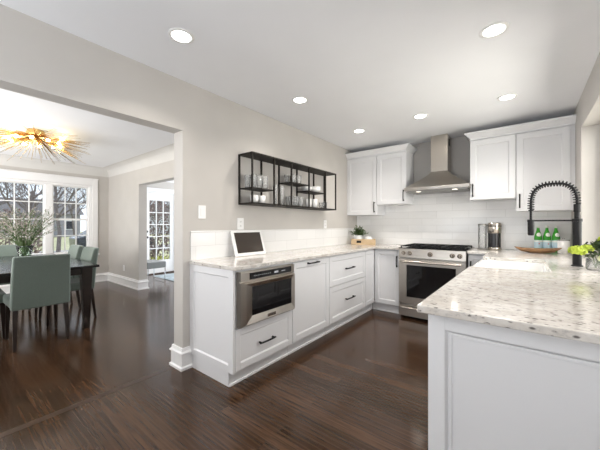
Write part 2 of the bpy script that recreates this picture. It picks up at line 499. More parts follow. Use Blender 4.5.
# dining window
def window_unit():
    w = sthing('window_1', 'wide white multi pane dining room window', 'window', (XW, 0, 0))
    y0, y1, z0, z1 = WH
    c = MB(); cw = 0.10
    c.box(0.0005, 0.03, y0-cw, y0, z0-0.06, z1+cw+0.03); c.box(0.0005, 0.03, y1, y1+cw, z0-0.06, z1+cw+0.03)
    c.box(0.0005, 0.03, y0, y1, z1, z1+cw+0.03); c.box(0.0005, 0.045, y0-cw-0.01, y1+cw+0.01, z1+cw+0.03, z1+cw+0.05)
    c.build('casing', 'trim', w, bevel=0.004)
    s = MB(); s.box(-0.15, 0.06, y0-0.12, y1+0.12, z0-0.04, z0-0.0005) if False else s.box(0.0005, 0.07, y0-0.12, y1+0.12, z0-0.035, z0)
    s.build('window_sill', 'trim', w, bevel=0.004)
    f = MB(); g = 0.0005
    f.box(-0.15, -0.0005, y0+g, y0+0.05, z0+g, z1-g); f.box(-0.15, -0.0005, y1-0.05, y1-g, z0+g, z1-g)
    f.box(-0.15, -0.0005, y0+0.05, y1-0.05, z1-0.05, z1-g); f.box(-0.15, -0.0005, y0+0.05, y1-0.05, z0+g, z0+0.05)
    for a, b in ((1.33, 1.44), (0.19, 0.30)): f.box(-0.15, -0.0005, a, b, z0+0.05, z1-0.05)
    f.build('frame', 'trim', w, bevel=0.003)
    def sash(a, b, nc, nr, meet):
        m = MB(); gz0, gz1 = 0.68, 1.985; x0, x1 = -0.10, -0.06
        m.box(x0, x1, a, b, z0+0.05, gz0); m.box(x0, x1, a, b, gz1, z1-0.05)
        m.box(x0, x1, a, a+0.025, gz0, gz1); m.box(x0, x1, b-0.025, b, gz0, gz1)
        o = m.build('sash', 'trim', w)
        q = MB(); t = 0.008
        for i in range(1, nc):
            yy = a+0.025 + (b-a-0.05)*i/nc; q.box(x0+0.008, x1-0.008, yy-t, yy+t, gz0, gz1)
        for j in range(1, nr):
            zz = gz0+(gz1-gz0)*j/nr; tt = 0.02 if (meet and j == nr//2) else t
            q.box(x0+0.006, x1-0.006, a+0.025, b-0.025, zz-tt, zz+tt)
        q.build('muntins', 'trim', o)
        MB().box(-0.082, -0.079, a+0.02, b-0.02, gz0-0.01, gz1+0.01).build('pane', 'pane', o)
    sash(1.44, 2.03, 3, 4, True); sash(0.30, 1.33, 5, 4, False); sash(-0.40, 0.19, 3, 4, True)
window_unit()

def french_door():
    d = sthing('door_1', 'white glass paned exterior door', 'door', (XW, 0, 0))
    y0, y1 = DH[0], DH[1]
    c = MB(); cw = 0.085
    c.box(0.0005, 0.03, y0-cw, y0, 0, 2.05+cw); c.box(0.0005, 0.03, y1, y1+cw, 0, 2.05+cw); c.box(0.0005, 0.03, y0, y1, 2.05, 2.05+cw)
    c.build('casing', 'trim', d, bevel=0.004)
    j = MB(); j.box(-0.15, -0.0005, y0+0.0005, y0+0.03, 0, 2.05); j.box(-0.15, -0.0005, y1-0.03, y1-0.0005, 0, 2.05); j.box(-0.15, -0.0005, y0+0.03, y1-0.03, 2.02, 2.0495)
    j.build('jamb', 'trim', d)
    MB().box(-0.15, 0.01, y0+0.03, y1-0.03, 0.0, 0.02).build('threshold', 'threshold', d)
    a, b = y0+0.034, y1-0.034; ga, gb, gz0, gz1 = 3.285, 3.81, 0.335, 1.83
    x0, x1 = -0.09, -0.045
    p = MB(); p.box(x0, x1, a, ga, 0.022, 2.018); p.box(x0, x1, gb, b, 0.022, 2.018); p.box(x0, x1, ga, gb, 0.022, gz0); p.box(x0, x1, ga, gb, gz1, 2.018)
    slab = p.build('door_panel', 'trim', d, bevel=0.002)
    q = MB()
    for i in (1, 2): yy = ga+(gb-ga)*i/3; q.box(x0+0.004, x1-0.004, yy-0.010, yy+0.010, gz0, gz1)
    for i in range(1, 5): zz = gz0+(gz1-gz0)*i/5; q.box(x0+0.006, x1-0.006, ga, gb, zz-0.010, zz+0.010)
    q.build('muntins', 'trim', slab)
    MB().box(-0.069, -0.066, ga-0.01, gb+0.01, gz0-0.01, gz1+0.01).build('pane', 'pane', slab)
    k = MB(); k.tube([(x1, a+0.055, 0.92), (x1+0.03, a+0.055, 0.92)], 0.012, 10); k.ball((x1+0.045, a+0.055, 0.92), 0.026, 2)
    k.build('door_knob', 'black', d, True)
    k = MB(); k.tube([(x1, a+0.055, 1.06), (x1+0.02, a+0.055, 1.06)], 0.026, 14); k.build('deadbolt', 'black', d)
french_door()

def sink_window():
    w = sthing('window_2', 'white window over the sink', 'window', (XR, 0, 0))
    y0, y1, z0, z1 = WR; x0, x1 = 0.15, 0.21
    f = MB()
    f.box(x0, x1, y0+0.0005, y0+0.05, z0+0.032, z1-0.001); f.box(x0, x1, y1-0.05, y1-0.0005, z0+0.032, z1-0.001)
    f.box(x0, x1, y0+0.05, y1-0.05, z1-0.05, z1-0.001); f.box(x0, x1, y0+0.05, y1-0.05, z0+0.032, z0+0.08)
    m = (y0+y1)/2; f.box(x0, x1, m-0.03, m+0.03, z0+0.05, z1-0.05); f.build('frame', 'trim', w, bevel=0.003)
    MB().box(0.18, 0.183, y0+0.04, y1-0.04, z0+0.04, z1-0.04).build('pane', 'pane', w)
sink_window()

# backsplash tile
struct(MB().box(XL+0.0005, XR-0.0005, YB-0.010, YB-0.0005, 0.9145, 1.68).build('trim_4', 'tilex'), 'white subway tile backsplash', 'backsplash')
t5 = struct(MB().box(XL+0.0005, XL+0.012, 1.372, YB-0.0105, 0.9145, 1.155).build('trim_5', 'tiley'), 'low strip of white subway tile', 'backsplash')
struct(MB().box(XL+0.0005, XL+0.016, 1.368, YB-0.0105, 1.1555, 1.168).build('trim_6', 'ceramic', bevel=0.003), 'white bullnose tile cap', 'backsplash')

# ------------------------------------------------------------------ cabinets
def shaker(mb, x0, x1, z0, z1, yf=0.0, th=0.02, fw=0.057, rec=0.009, step=False):
    mb.box(x0, x0+fw, yf, yf+th, z0, z1); mb.box(x1-fw, x1, yf, yf+th, z0, z1)
    mb.box(x0+fw, x1-fw, yf, yf+th, z0, z0+fw); mb.box(x0+fw, x1-fw, yf, yf+th, z1-fw, z1)
    ax0, ax1, az0, az1 = x0+fw, x1-fw, z0+fw, z1-fw
    # sloped inner edge then the flat panel
    s = 0.009
    for (A, B, Cc, D) in (((ax0, az0), (ax1, az0), (ax1-s, az0+s), (ax0+s, az0+s)), ((ax1, az0), (ax1, az1), (ax1-s, az1-s), (ax1-s, az0+s)),
                          ((ax1, az1), (ax0, az1), (ax0+s, az1-s), (ax1-s, az1-s)), ((ax0, az1), (ax0, az0), (ax0+s, az0+s), (ax0+s, az1-s))):
        yA = yf+0.0015; yB = yf+rec
        v = [(A[0], yA, A[1]), (B[0], yA, B[1]), (Cc[0], yB, Cc[1]), (D[0], yB, D[1])]
        bk = [(p[0], yf+th, p[2]) for p in v]
        mb.hexa(v+bk)
    if step:
        k = 0.022
        mb.box(ax0+s, ax1-s, yf+rec, yf+th, az0+s, az1-s)
        for a in ((ax0+s, ax0+s+k-s, az0+s, az1-s), (ax1-k, ax1-s, az0+s, az1-s), (ax0+k, ax1-k, az0+s, az0+k), (ax0+k, ax1-k, az1-k, az1-s)):
            mb.box(a[0], a[1], yf+rec-0.004, yf+rec+0.001, a[2], a[3])
    else:
        mb.box(ax0+s, ax1-s, yf+rec, yf+th, az0+s, az1-s)
    return mb

def pull(parent, x, z, L=0.13, vertical=True, y=0.0):
    m = MB(); h = L/2; out = 0.030
    def P(t, o): return (x, y-o, z+t) if vertical else (x+t, y-o, z)
    n = 8
    pts = [P(-h, out*0.86)] + [P(-h+2*h*i/n, out*(0.90+0.14*math.sin(PI*i/n))) for i in range(1, n)] + [P(h, out*0.86)]
    m.tube(pts, [0.0072]*len(pts), 8)
    for sgn in (-1, 1): m.tube([P(sgn*h*0.84, 0.0), P(sgn*h*0.84, out*0.94)], [0.0088, 0.0068], 8)
    return m.build('handle', 'black', parent, True)

def cab_root(label, loc, rz, cat='cabinet', group=None, name='base_cabinet'):
    return thing(name, label, cat, loc, rz, group)

def base_body(t, w, depth=0.578, z1=0.884, y0=0.0205):
    MB().box(0.0005, w-0.0005, y0, depth, 0.110, z1-0.0005).build('body', 'cab', t, bevel=0.001)
    MB().box(0.0005, w-0.0005, 0.060, depth, 0.0, 0.1095).build('toe_kick', 'cab', t)
    MB().box(0.0005, w-0.0005, 0.048, 0.0595, 0.0, 0.020).build('shoe_moulding', 'trim', t, bevel=0.004)

RZL = PI/2
XF = -1.70
# microwave cabinet
t = cab_root('white base cabinet holding the steel microwave drawer above a wide drawer', (XF, 1.386, 0), RZL)
w = 0.669
b = MB(); b.box(0.0005, w-0.0005, 0.0205, 0.560, 0.110, 0.8835); b.build('body', 'cab', t, bevel=0.001)
MB().box(0.0005, w-0.0005, 0.060, 0.560, 0, 0.1095).build('toe_kick', 'cab', t)
sh = MB(); sh.box(-0.012, w-0.0005, 0.048, 0.0595, 0, 0.020); sh.build('shoe_moulding', 'trim', t, bevel=0.004)
b = MB(); b.box(0.0005, w-0.003, 0.0, 0.0203, 0.866, 0.8835); b.build('top_rail', 'cab', t)
b = shaker(MB(), 0.004, w-0.003, 0.122, 0.435, fw=0.05); dr = b.build('drawer', 'cab', t, bevel=0.0012); pull(dr, 0.325, 0.270, 0.18, False)
# end panel turned towards the dining side
e = MB(); s2 = shaker(MB(), 0.0, 0.578, 0.112, 0.8835, fw=0.055); ep = s2.build('end_panel', 'cab', t, bevel=0.0012)
ep.location = (-0.0205, 0.578, 0); ep.rotation_euler = (0, 0, -PI/2)
MB().box(-0.012, -0.0005, 0.0605, 0.548, 0, 0.1095).build('end_kick', 'cab', t)

# microwave drawer
t = thing('microwave_drawer', 'stainless steel microwave drawer with black window under the left counter', 'microwave', (XF, 1.415, 0), RZL)
w = 0.628
MB().box(0.0, w, -0.012, 0.0195, 0.440, 0.865).build('body', 'steel', t, bevel=0.002)
MB().box(0.0, w, -0.032, -0.0125, 0.790, 0.862).build('control_panel', 'steel', t, bevel=0.003)
dp = MB().box(0.085, w-0.045, -0.0335, -0.0322, 0.800, 0.850).build('display', 'blackglass', t)
ic = MB()
for i in range(9): ic.box(0.13+i*0.022, 0.142+i*0.022, -0.0340, -0.0336, 0.822, 0.826)
ic.box(0.36, 0.41, -0.0340, -0.0336, 0.816, 0.832); ic.box(0.45, 0.50, -0.0340, -0.0336, 0.822, 0.827)
o_ = ic.build('display_digits', 'icon', dp); o_['kind'] = 'stuff'
fr = MB(); z0, z1 = 0.448, 0.784; wx0, wx1, wz0, wz1 = 0.105, w-0.050, 0.520, 0.745
o1 = [(0.0, z0), (w, z0), (w, z1), (0.0, z1)]; o2 = [(wx0, wz0), (wx1, wz0), (wx1, wz1), (wx0, wz1)]; o15 = [(0.035, z0+0.02), (w-0.02, z0+0.02), (w-0.02, z1-0.01), (0.035, z1-0.01)]
for i in range(4):
    j = (i+1) % 4
    fr.hexa([(o1[i][0], -0.030, o1[i][1]), (o1[j][0], -0.030, o1[j][1]), (o15[j][0], -0.055, o15[j][1]), (o15[i][0], -0.055, o15[i][1]),
             (o1[i][0], -0.0125, o1[i][1]), (o1[j][0], -0.0125, o1[j][1]), (o15[j][0], -0.0125, o15[j][1]), (o15[i][0], -0.0125, o15[i][1])])
    fr.hexa([(o15[i][0], -0.055, o15[i][1]), (o15[j][0], -0.055, o15[j][1]), (o2[j][0], -0.040, o2[j][1]), (o2[i][0], -0.040, o2[i][1]),
             (o15[i][0], -0.0125, o15[i][1]), (o15[j][0], -0.0125, o15[j][1]), (o2[j][0], -0.0125, o2[j][1]), (o2[i][0], -0.0125, o2[i][1])])
dd = fr.build('drawer_front', 'steel', t)
MB().box(wx0-0.001, wx1+0.001, -0.0375, -0.0128, wz0-0.001, wz1+0.001).build('window', 'blackglass', dd)
MB().box(w/2-0.055, w/2+0.045, -0.0560, -0.0500, 0.476, 0.502).build('badge', 'chrome', dd, bevel=0.002)

# dishwasher panel, drawers, corner filler
t = thing('dishwasher', 'white panelled dishwasher front with a black pull along its top edge', 'dishwasher', (XF, 2.057, 0), RZL)
base_body(t, 0.633)
d = shaker(MB(), 0.003, 0.630, 0.122, 0.868).build('door', 'cab', t, bevel=0.0012); pull(d, 0.315, 0.842, 0.19, False)
t = cab_root('wide white base cabinet with two stacked drawers and black pulls', (XF, 2.692, 0), RZL)
base_body(t, 0.908)
d = shaker(MB(), 0.003, 0.905, 0.532, 0.868).build('drawer', 'cab', t, bevel=0.0012); pull(d, 0.454, 0.700, 0.21, False)
d = shaker(MB(), 0.003, 0.905, 0.122, 0.524).build('drawer', 'cab', t, bevel=0.0012); pull(d, 0.454, 0.335, 0.21, False)
t = cab_root('narrow white cabinet in the inside corner without any handle', (XF, 3.602, 0), RZL)
base_body(t, 0.287)
shaker(MB(), 0.003, 0.284, 0.122, 0.868, fw=0.05).build('door', 'cab', t, bevel=0.0012)

YF = 3.89
t = cab_root('white corner base cabinet left of the range with one upright pull', (-1.697, YF, 0), 0)
wc = 0.357
MB().box(0.0025, wc, 0.0205, 0.60, 0.110, 0.8835).build('body', 'cab', t)
MB().box(-0.055, wc, 0.060, 0.60, 0, 0.1095).box(-0.075, -0.0605, -0.0005, 0.0605, 0, 0.1095).build('toe_kick', 'cab', t)
MB().box(-0.045, wc, 0.048, 0.0595, 0, 0.020).build('shoe_moulding', 'trim', t, bevel=0.004)
d = shaker(MB(), 0.0025, wc-0.004, 0.122, 0.868).build('door', 'cab', t, bevel=0.0012); pull(d, wc-0.036, 0.725, 0.15, True)
t = cab_root('narrow white base cabinet right of the range partly behind the peninsula', (-0.536, YF, 0), 0)
wc = 0.234
MB().box(0.0005, wc, 0.0205, 0.60, 0.110, 0.8835).build('body', 'cab', t)
MB().box(0.0005, wc-0.05, 0.060, 0.60, 0, 0.1095).build('toe_kick', 'cab', t)
d = shaker(MB(), 0.003, wc-0.026, 0.122, 0.868, fw=0.05).build('door', 'cab', t, bevel=0.0012); pull(d, 0.030, 0.725, 0.15, True)

# peninsula: end cabinet, sink cabinet, corner cabinet (doors face the range side)
XI = -0.30
t = cab_root('large white panelled peninsula cabinet filling the lower right foreground', (XI+0.0205, 1.212, 0), 0, name='peninsula_cabinet')
MB().box(0.0005, 0.6895, 0.0005, 1.235, 0.110, 0.8835).build('body', 'cab', t)
MB().box(0.05, 0.6895, 0.02, 1.235, 0, 0.1095).build('toe_kick', 'cab', t)
ep = shaker(MB(), -0.0205, 0.6895, 0.02, 0.8835, yf=-0.0205, fw=0.060, rec=0.012, step=True).build('end_panel', 'cab', t, bevel=0.0015)
for i in range(2):
    d = shaker(MB(), 0.003, 0.612, 0.122, 0.868).build('door', 'cab', t, bevel=0.0012)
    d.location = (-0.0205, 1.235-0.617*i, 0); d.rotation_euler = (0, 0, -PI/2); pull(d, 0.575 if i == 0 else 0.04, 0.725, 0.15, True)
t = cab_root('white sink base cabinet under the farmhouse sink', (XI, 3.305, 0), -PI/2, name='sink_cabinet')
MB().box(0.0005, 0.854, 0.0205, 0.70, 0.110, 0.640).build('body', 'cab', t)
MB().box(0.0005, 0.854, 0.07, 0.70, 0, 0.1095).build('toe_kick', 'cab', t)
for i in range(2):
    d = shaker(MB(), 0.003+0.427*i, 0.424+0.427*i, 0.122, 0.635).build('door', 'cab', t, bevel=0.0012); pull(d, 0.39 if i == 0 else 0.465, 0.52, 0.15, True)
t = cab_root('white corner cabinet between sink and back wall', (XI, 3.888, 0), -PI/2, name='corner_cabinet')
MB().box(0.0005, 0.580, 0.0205, 0.70, 0.110, 0.8835).build('body', 'cab', t)
MB().box(0.0005, 0.580, 0.07, 0.70, 0, 0.1095).build('toe_kick', 'cab', t)
shaker(MB(), 0.022, 0.577, 0.122, 0.868).build('door', 'cab', t, bevel=0.0012)

# farmhouse sink
def sink():
    x0, x1, y0, y1, z0, z1 = -0.345, 0.14, 2.455, 3.300, 0.66, 0.8835
    t = thing('farmhouse_sink', 'white apron front farmhouse sink set into the right counter', 'sink', (0, 0, 0))
    m = MB(); th = 0.022
    m.box(x0, x1, y0, y1, z0, z0+th)
    m.box(x0, x0+0.03, y0, y1, z0+th, z1); m.box(x1-th, x1, y0, y1, z0+th, z1)
    m.box(x0+0.03, x1-th, y0, y0+th, z0+th, z1); m.box(x0+0.03, x1-th, y1-th, y1, z0+th, z1)
    m.build('basin', 'ceramic', t, bevel=0.005, seg=3)
    MB().lathe([(0, 0.004), (0.03, 0.004), (0.043, 0.001), (0.043, 0.0)], 20, ((x0+x1)/2, (y0+y1)/2, z0+th)).build('drain', 'chrome', t, True)
sink()

# counters
def slab(poly, name, label, z0=0.884, z1=0.914):
    m = MB().prism(poly, z0, z1)
    o = m.build(name, 'stone', bevel=0.004, seg=2)
    return tag(o, label, 'counter')
slab([(XL+0.0005, 1.358), (-1.665, 1.358), (-1.665, 3.855), (-1.335, 3.855), (-1.335, YB-0.0005), (XL+0.0005, YB-0.0005)], 'countertop',
     'speckled stone countertop along the left wall into the back corner')
slab([(-0.330, 1.150), (XR+0.0-0.0005, 1.150), (XR-0.0005, 2.21), (XR+0.145, 2.21), (XR+0.145, 3.745), (XR-0.0005, 3.745), (XR-0.0005, YB-0.0005), (-0.542, YB-0.0005),
      (-0.542, 3.855), (-0.330, 3.855), (-0.330, 3.292), (0.130, 3.292), (0.130, 2.463), (-0.330, 2.463)], 'countertop',
     'speckled stone countertop of the peninsula running past the sink to the back wall')

# ------------------------------------------------------------------ range
def kitchen_range():
    t = thing('range', 'stainless steel slide-in gas range with black oven window', 'range', (-1.331, 3.815, 0), 0)
    w = 0.786
    MB().box(0.002, w-0.002, 0.045, 0.655, 0.06, 0.905).build('body', 'steeldark', t)
    MB().box(0.03, w-0.03, 0.08, 0.64, 0.0, 0.0595).build('plinth', 'black', t)
    p = MB(); p.prism([(0.0, 0.795), (0.045, 0.795), (0.045, 0.912), (0.014, 0.912)], 0.002, w-0.002, 'x'); cp = p.build('control_panel', 'steel', t, bevel=0.002)
    for i, x in enumerate((0.065, 0.145, w/2, w-0.145, w-0.065)):
        k = MB(); r = 0.024 if i != 2 else 0.026
        k.tube([(x, 0.006, 0.853), (x, -0.006, 0.8515)], r+0.004, 20); k.tube([(x, -0.006, 0.8515), (x, -0.030, 0.849)], [r, r*0.85], 20)
        k.box(x-0.003, x+0.003, -0.034, -0.028, 0.835, 0.866)
        autosmooth(k.build('knob', 'steelv', t))
    z0, z1 = 0.195, 0.785; a, b, c, d = 0.105, w-0.105, 0.285, 0.700
    fr = MB(); fr.box(0.004, a, 0.0, 0.044, z0, z1); fr.box(b, w-0.004, 0.0, 0.044, z0, z1); fr.box(a, b, 0.0, 0.044, z0, c); fr.box(a, b, 0.0, 0.044, d, z1)
    door = fr.build('oven_door', 'steel', t)
    MB().box(a+0.0005, b-0.0005, 0.006, 0.043, c+0.0005, d-0.0005).build('oven_window', 'blackglass', door)
    h = MB(); h.tube([(0.045, -0.048, 0.748), (w-0.045, -0.048, 0.748)], 0.0125, 14)
    for x in (0.075, w-0.075): h.tube([(x, 0.0, 0.748), (x, -0.048, 0.748)], 0.009, 10)
    autosmooth(h.build('oven_handle', 'steel', door))
    dr = MB().box(0.004, w-0.004, 0.0, 0.044, 0.035, 0.182).build('warming_drawer', 'steel', t, bevel=0.003)
    h = MB(); h.tube([(0.045, -0.040, 0.150), (w-0.045, -0.040, 0.150)], 0.011, 12)
    for x in (0.075, w-0.075): h.tube([(x, 0.0, 0.150), (x, -0.040, 0.150)], 0.008, 10)
    autosmooth(h.build('drawer_handle', 'steel', dr))
    MB().box(-0.004, w+0.004, 0.016, 0.655, 0.9145, 0.922).build('cooktop', 'blackglass', t, bevel=0.002)
    for gi in range(3):
        g = MB(); x0 = 0.015+gi*0.252; x1 = x0+0.248; y0, y1 = 0.045, 0.635; zt = 0.948; r = 0.006
        for x in (x0+r, x1-r): g.box(x-r, x+r, y0, y1, zt-0.012, zt)
        for y in (y0+r, (y0+y1)/2, y1-r): g.box(x0, x1, y-r, y+r, zt-0.012, zt)
        for yc in (y0+0.15, y1-0.15):
            g.box(x0, x1, yc-0.005, yc+0.005, zt-0.012, zt+0.001)
            g.box((x0+x1)/2-0.005, (x0+x1)/2+0.005, yc-0.10, yc+0.10, zt-0.012, zt+0.001)
        for x in (x0+r, x1-r):
            for y in (y0+r, y1-r): g.box(x-r, x+r, y-r, y+r, 0.9225, zt-0.012)
        g.build('grate', 'black', t)
    for bx in (0.139, w-0.139):
        for by in (0.195, 0.485):
            MB().lathe([(0, 0.014), (0.034, 0.014), (0.038, 0.008), (0.045, 0.006), (0.045, 0)], 18, (bx, by, 0.9222)).build('burner', 'black', t, True)
kitchen_range()

# ------------------------------------------------------------------ range hood
def hood():
    t = thing('range_hood', 'stainless steel pyramid chimney hood on the back wall', 'hood', (-0.925, YB-0.0105, 0), 0)
    z0 = 1.672; hw = 0.388; dep = 0.50
    rim = MB(); rim.box(-hw, hw, -dep, 0, z0+0.012, z0+0.052); rim.build('rim', 'steel', t, bevel=0.002)
    k = 14; cx = 0.105; cd = 0.26; zt = 1.945
    m = MB(); rings = []
    for i in range(k+1):
        u = i/k; f = u**1.0
        e = 1-(1-u)**1.0
        # slightly flared (concave) pyramid
        s = (1-u)**1.22
        z = z0+0.052 + (zt-z0-0.052)*u
        x = cx + (hw-cx)*s; d_ = cd + (dep-cd)*s
        rings.append([m.bm.verts.new(p) for p in ((-x, -d_, z), (x, -d_, z), (x, 0, z), (-x, 0, z))])
    for A, B in zip(rings, rings[1:]):
        for q in range(4): m.bm.faces.new([A[q], A[(q+1)%4], B[(q+1)%4], B[q]])
    m.bm.faces.new(rings[-1]); m.bm.faces.new(rings[0][::-1])
    autosmooth(m.build('canopy', 'steel', t), 40)
    MB().box(-cx, cx, -cd, 0, zt, H-0.001).build('chimney', 'steelv', t, bevel=0.003)
    v = MB()
    for i in range(6): v.box(cx-0.001, cx+0.0015, -0.18+i*0.016, -0.172+i*0.016, H-0.14, H-0.05)
    v.build('vent_slots', 'black', t)
    MB().box(-hw+0.03, hw-0.03, -dep+0.03, -0.03, z0, z0+0.0118).build('filter', 'steeldark', t)
    for x in (-0.22, 0.22): MB().lathe([(0, -0.004), (0.028, -0.004), (0.032, 0.0)], 18, (x, -dep+0.075, z0)).build('lamp', 'dimlens', t, True)
    b = MB()
    for i in range(5): b.box(-0.05+i*0.022, -0.038+i*0.022, -dep-0.002, -dep+0.001, z0+0.026, z0+0.036)
    b.build('button', 'chrome', t)
    L = bpy.data.lights.new('hood_lamp_light', 'AREA'); L.shape = 'DISK'; L.size = 0.08; L.energy = 0.35; L.color = (1.0, 0.93, 0.84)
    for x in (-0.22, 0.22):
        lo = bpy.data.objects.new('hood_lamp_light', L); C.objects.link(lo); lo.parent = t; lo.location = (x, -dep+0.075, z0-0.008)
hood()

# ------------------------------------------------------------------ wall cabinets
def crown(mb, x0, x1, yf, yb, z0, z1, fl=0.055, left=True, right=True):
    a = fl if left else 0; b = fl if right else 0
    mb.box(x0, x1, yf, yb, z0, z0+0.02)
    m = z0+0.02; n = z1-0.018
    mb.hexa([(x0, yf, m), (x1, yf, m), (x1, yb, m), (x0, yb, m), (x0-a*0.85, yf-fl*0.85, n), (x1+b*0.85, yf-fl*0.85, n), (x1+b*0.85, yb, n), (x0-a*0.85, yb, n)])
    mb.box(x0-a, x1+b, yf-fl, yb, n, z1)
    return mb
YU = 4.14
def upper(label, x0, x1, z0, handle_side, fx0=None, fx1=None):
    t = thing('wall_cabinet', label, 'cabinet', (x0, YU, 0), 0); w = x1-x0
    MB().box(0.0005, w-0.0005, 0.0205, YB-0.0105-YU, z0, 2.272).build('body', 'cab', t, bevel=0.001)
    a = fx0 or 0.003; b = w-(fx1 or 0.003)
    d = shaker(MB(), a, b, z0+0.003, 2.262, fw=0.06).build('door', 'cab', t, bevel=0.0012)
    pull(d, (b-0.030) if handle_side == 'r' else a+0.030, z0+0.115, 0.16, True)
    return t
upper('tall white wall cabinet in the left corner beside the grey wall', XL+0.0005, -1.775, 1.375, 'r')
upper('shorter white wall cabinet just left of the steel hood', -1.773, -1.336, 1.525, 'r')
upper('shorter white wall cabinet just right of the steel hood', -0.550, -0.090, 1.532, 'l')
upper('tall white wall cabinet at the right end above the green bottles', -0.088, XR-0.0005, 1.378, 'l', fx1=0.040)
tag(crown(MB(), XL+0.0005, -1.337, YU+0.0005, YB-0.0005, 2.2725, 2.360, left=False).build('crown_moulding', 'cab'), 'white crown moulding on the wall cabinets left of the hood', 'moulding')
tag(crown(MB(), -0.549, XR-0.001, YU+0.0005, YB-0.0005, 2.2725, 2.360, right=False).build('crown_moulding', 'cab'), 'white crown moulding on the wall cabinets right of the hood', 'moulding')

# ------------------------------------------------------------------ recessed ceiling lights
def downlight():
    t = thing('recessed_light', '', 'light', (0, 0, H))
    MB().lathe([(0.058, -0.002), (0.060, -0.006), (0.078, -0.004), (0.080, -0.0005), (0.058, -0.0005)], 32).build('trim_ring', 'plastic', t, True)
    MB().lathe([(0, -0.003), (0.058, -0.003), (0.058, -0.0005), (0, -0.0005)], 32).build('lens', 'lens', t)
    L = bpy.data.lights.new('downlight', 'AREA'); L.shape = 'DISK'; L.size = 0.11; L.energy = DOWNLIGHT_W; L.color = (1.0, 0.93, 0.85); L.spread = math.radians(125)
    lo = bpy.data.objects.new('downlight', L); C.objects.link(lo); lo.parent = t; lo.location = (0, 0, -0.010)
    return t
dl = downlight()
spots = [(-1.75, 0.99, 'recessed ceiling light nearest the dining opening, at the upper left'), (-0.157, 2.167, 'recessed ceiling light at the upper right of the photo'),
         (-1.734, 2.21, 'recessed ceiling light above the wire wall shelf'), (-1.70, 3.41, 'recessed ceiling light in front of the left wall cabinets'),
         (-0.93, 3.37, 'recessed ceiling light in front of the steel hood'), (-0.14, 3.38, 'recessed ceiling light in front of the right wall cabinets'),
         (-0.15, 0.99, 'recessed ceiling light above the near end of the peninsula'), (-1.0, -0.6, 'recessed ceiling light behind the camera')]
for i, (x, y, lb) in enumerate(spots):
    if i == 0: dl.location = (x, y, H); dl['label'] = lb; dl['group'] = 'recessed ceiling lights'
    else: dup(dl, (x, y, H), 0, lb, 'recessed ceiling lights')

# ------------------------------------------------------------------ starburst chandelier
def chandelier():
    c = Vector((-4.97, 0.82, 0))
    t = thing('starburst_chandelier', 'brass starburst ceiling light with glowing bulbs above the dining table', 'chandelier', (c.x, c.y, 0))
    zc = 2.365
    MB().lathe([(0, H-0.001), (0.085, H-0.001), (0.085, H-0.02), (0.095, H-0.035), (0.095, zc+0.01), (0.085, zc), (0.05, zc-0.02), (0, zc-0.03)], 24).build('hub', 'gold', t, True)
    rnd = random.Random(3)
    def rod(L): return MB().tube([(0.05, 0, 0), (L, 0, 0)], [0.0036, 0.0018], 4)
    proto = [rod(0.46+0.028*k).build('spike', 'gold', t) for k in range(6)]
    def place(i, n):
        az = 2*PI*i/n + rnd.uniform(-0.03, 0.03)
        el = (-0.50, -0.33, -0.17, -0.02)[i % 4] + rnd.uniform(-0.07, 0.07)
        return az, el
    for i in range(98):
        az, el = place(i, 98)
        if i < 6: o = proto[i]
        else:
            o = proto[rnd.randrange(6)].copy(); C.objects.link(o); o.parent = t
        o.location = (0, 0, zc); o.rotation_euler = (0, -el, az)
    fine = MB()
    for i in range(190):
        az, el = place(i+0.5, 130) if False else (2*PI*(i+0.5)/190, rnd.uniform(-0.52, 0.04))
        d = Vector((math.cos(az)*math.cos(el), math.sin(az)*math.cos(el), math.sin(el))); L = rnd.uniform(0.36, 0.60)
        fine.tube([Vector((0, 0, zc))+d*0.05, Vector((0, 0, zc))+d*L], [0.0032, 0.0016], 3)
    o = fine.build('fine_spikes', 'gold', t); o['kind'] = 'stuff'
    for i in range(10):
        az = 2*PI*(i+0.5)/10; r = 0.25
        p = Vector((r*math.cos(az), r*math.sin(az), zc-0.075))
        a = MB().tube([(0.08*math.cos(az), 0.08*math.sin(az), zc-0.01), (p.x*0.90, p.y*0.90, p.z+0.006)], 0.005, 6).build('arm', 'gold', t)
        MB().ball(p, 0.021, 2).build('bulb', 'bulb', a, True)
    L = bpy.data.lights.new('bulb_light', 'POINT'); L.energy = BULB_W*2; L.color = (1.0, 0.80, 0.52); L.shadow_soft_size = 0.03
    for i in range(5):
        az = 2*PI*(i+0.5)/5
        lo = bpy.data.objects.new('bulb_light', L); C.objects.link(lo); lo.parent = t
        lo.location = (0.30*math.cos(az), 0.30*math.sin(az), zc-0.09)
chandelier()

# ------------------------------------------------------------------ switches and outlets
def plate(name, label, loc, rz, kind, w=0.075, h=0.118):
    t = thing(name, label, 'switch' if kind == 'switch' else 'outlet', loc, rz)
    MB().box(-w/2, w/2, -0.006, -0.0005, -h/2, h/2).build('cover_plate', 'plastic', t, bevel=0.002)
    if kind == 'switch':
        MB().box(-0.017, 0.017, -0.010, -0.0062, -0.033, 0.033).build('rocker', 'plastic', t, bevel=0.002)
    else:
        for z in (-0.021, 0.021):
            f = MB().box(-0.016, 0.016, -0.0085, -0.0062, z-0.014, z+0.014).build('socket', 'plastic', t, bevel=0.002)
            m = MB(); m.box(-0.007, -0.0045, -0.0088, -0.0086, z-0.002, z+0.007); m.box(0.0045, 0.007, -0.0088, -0.0086, z-0.002, z+0.007); m.box(-0.002, 0.002, -0.0088, -0.0086, z-0.009, z-0.005)
            m.build('slots', 'darkplastic', f)
plate('light_switch', 'white light switch on the wall near the counter end', (XL, 1.485, 1.335), PI/2, 'switch')
plate('wall_outlet', 'white wall outlet just above the tablet frame', (XL, 1.925, 1.232), PI/2, 'outlet', 0.085)
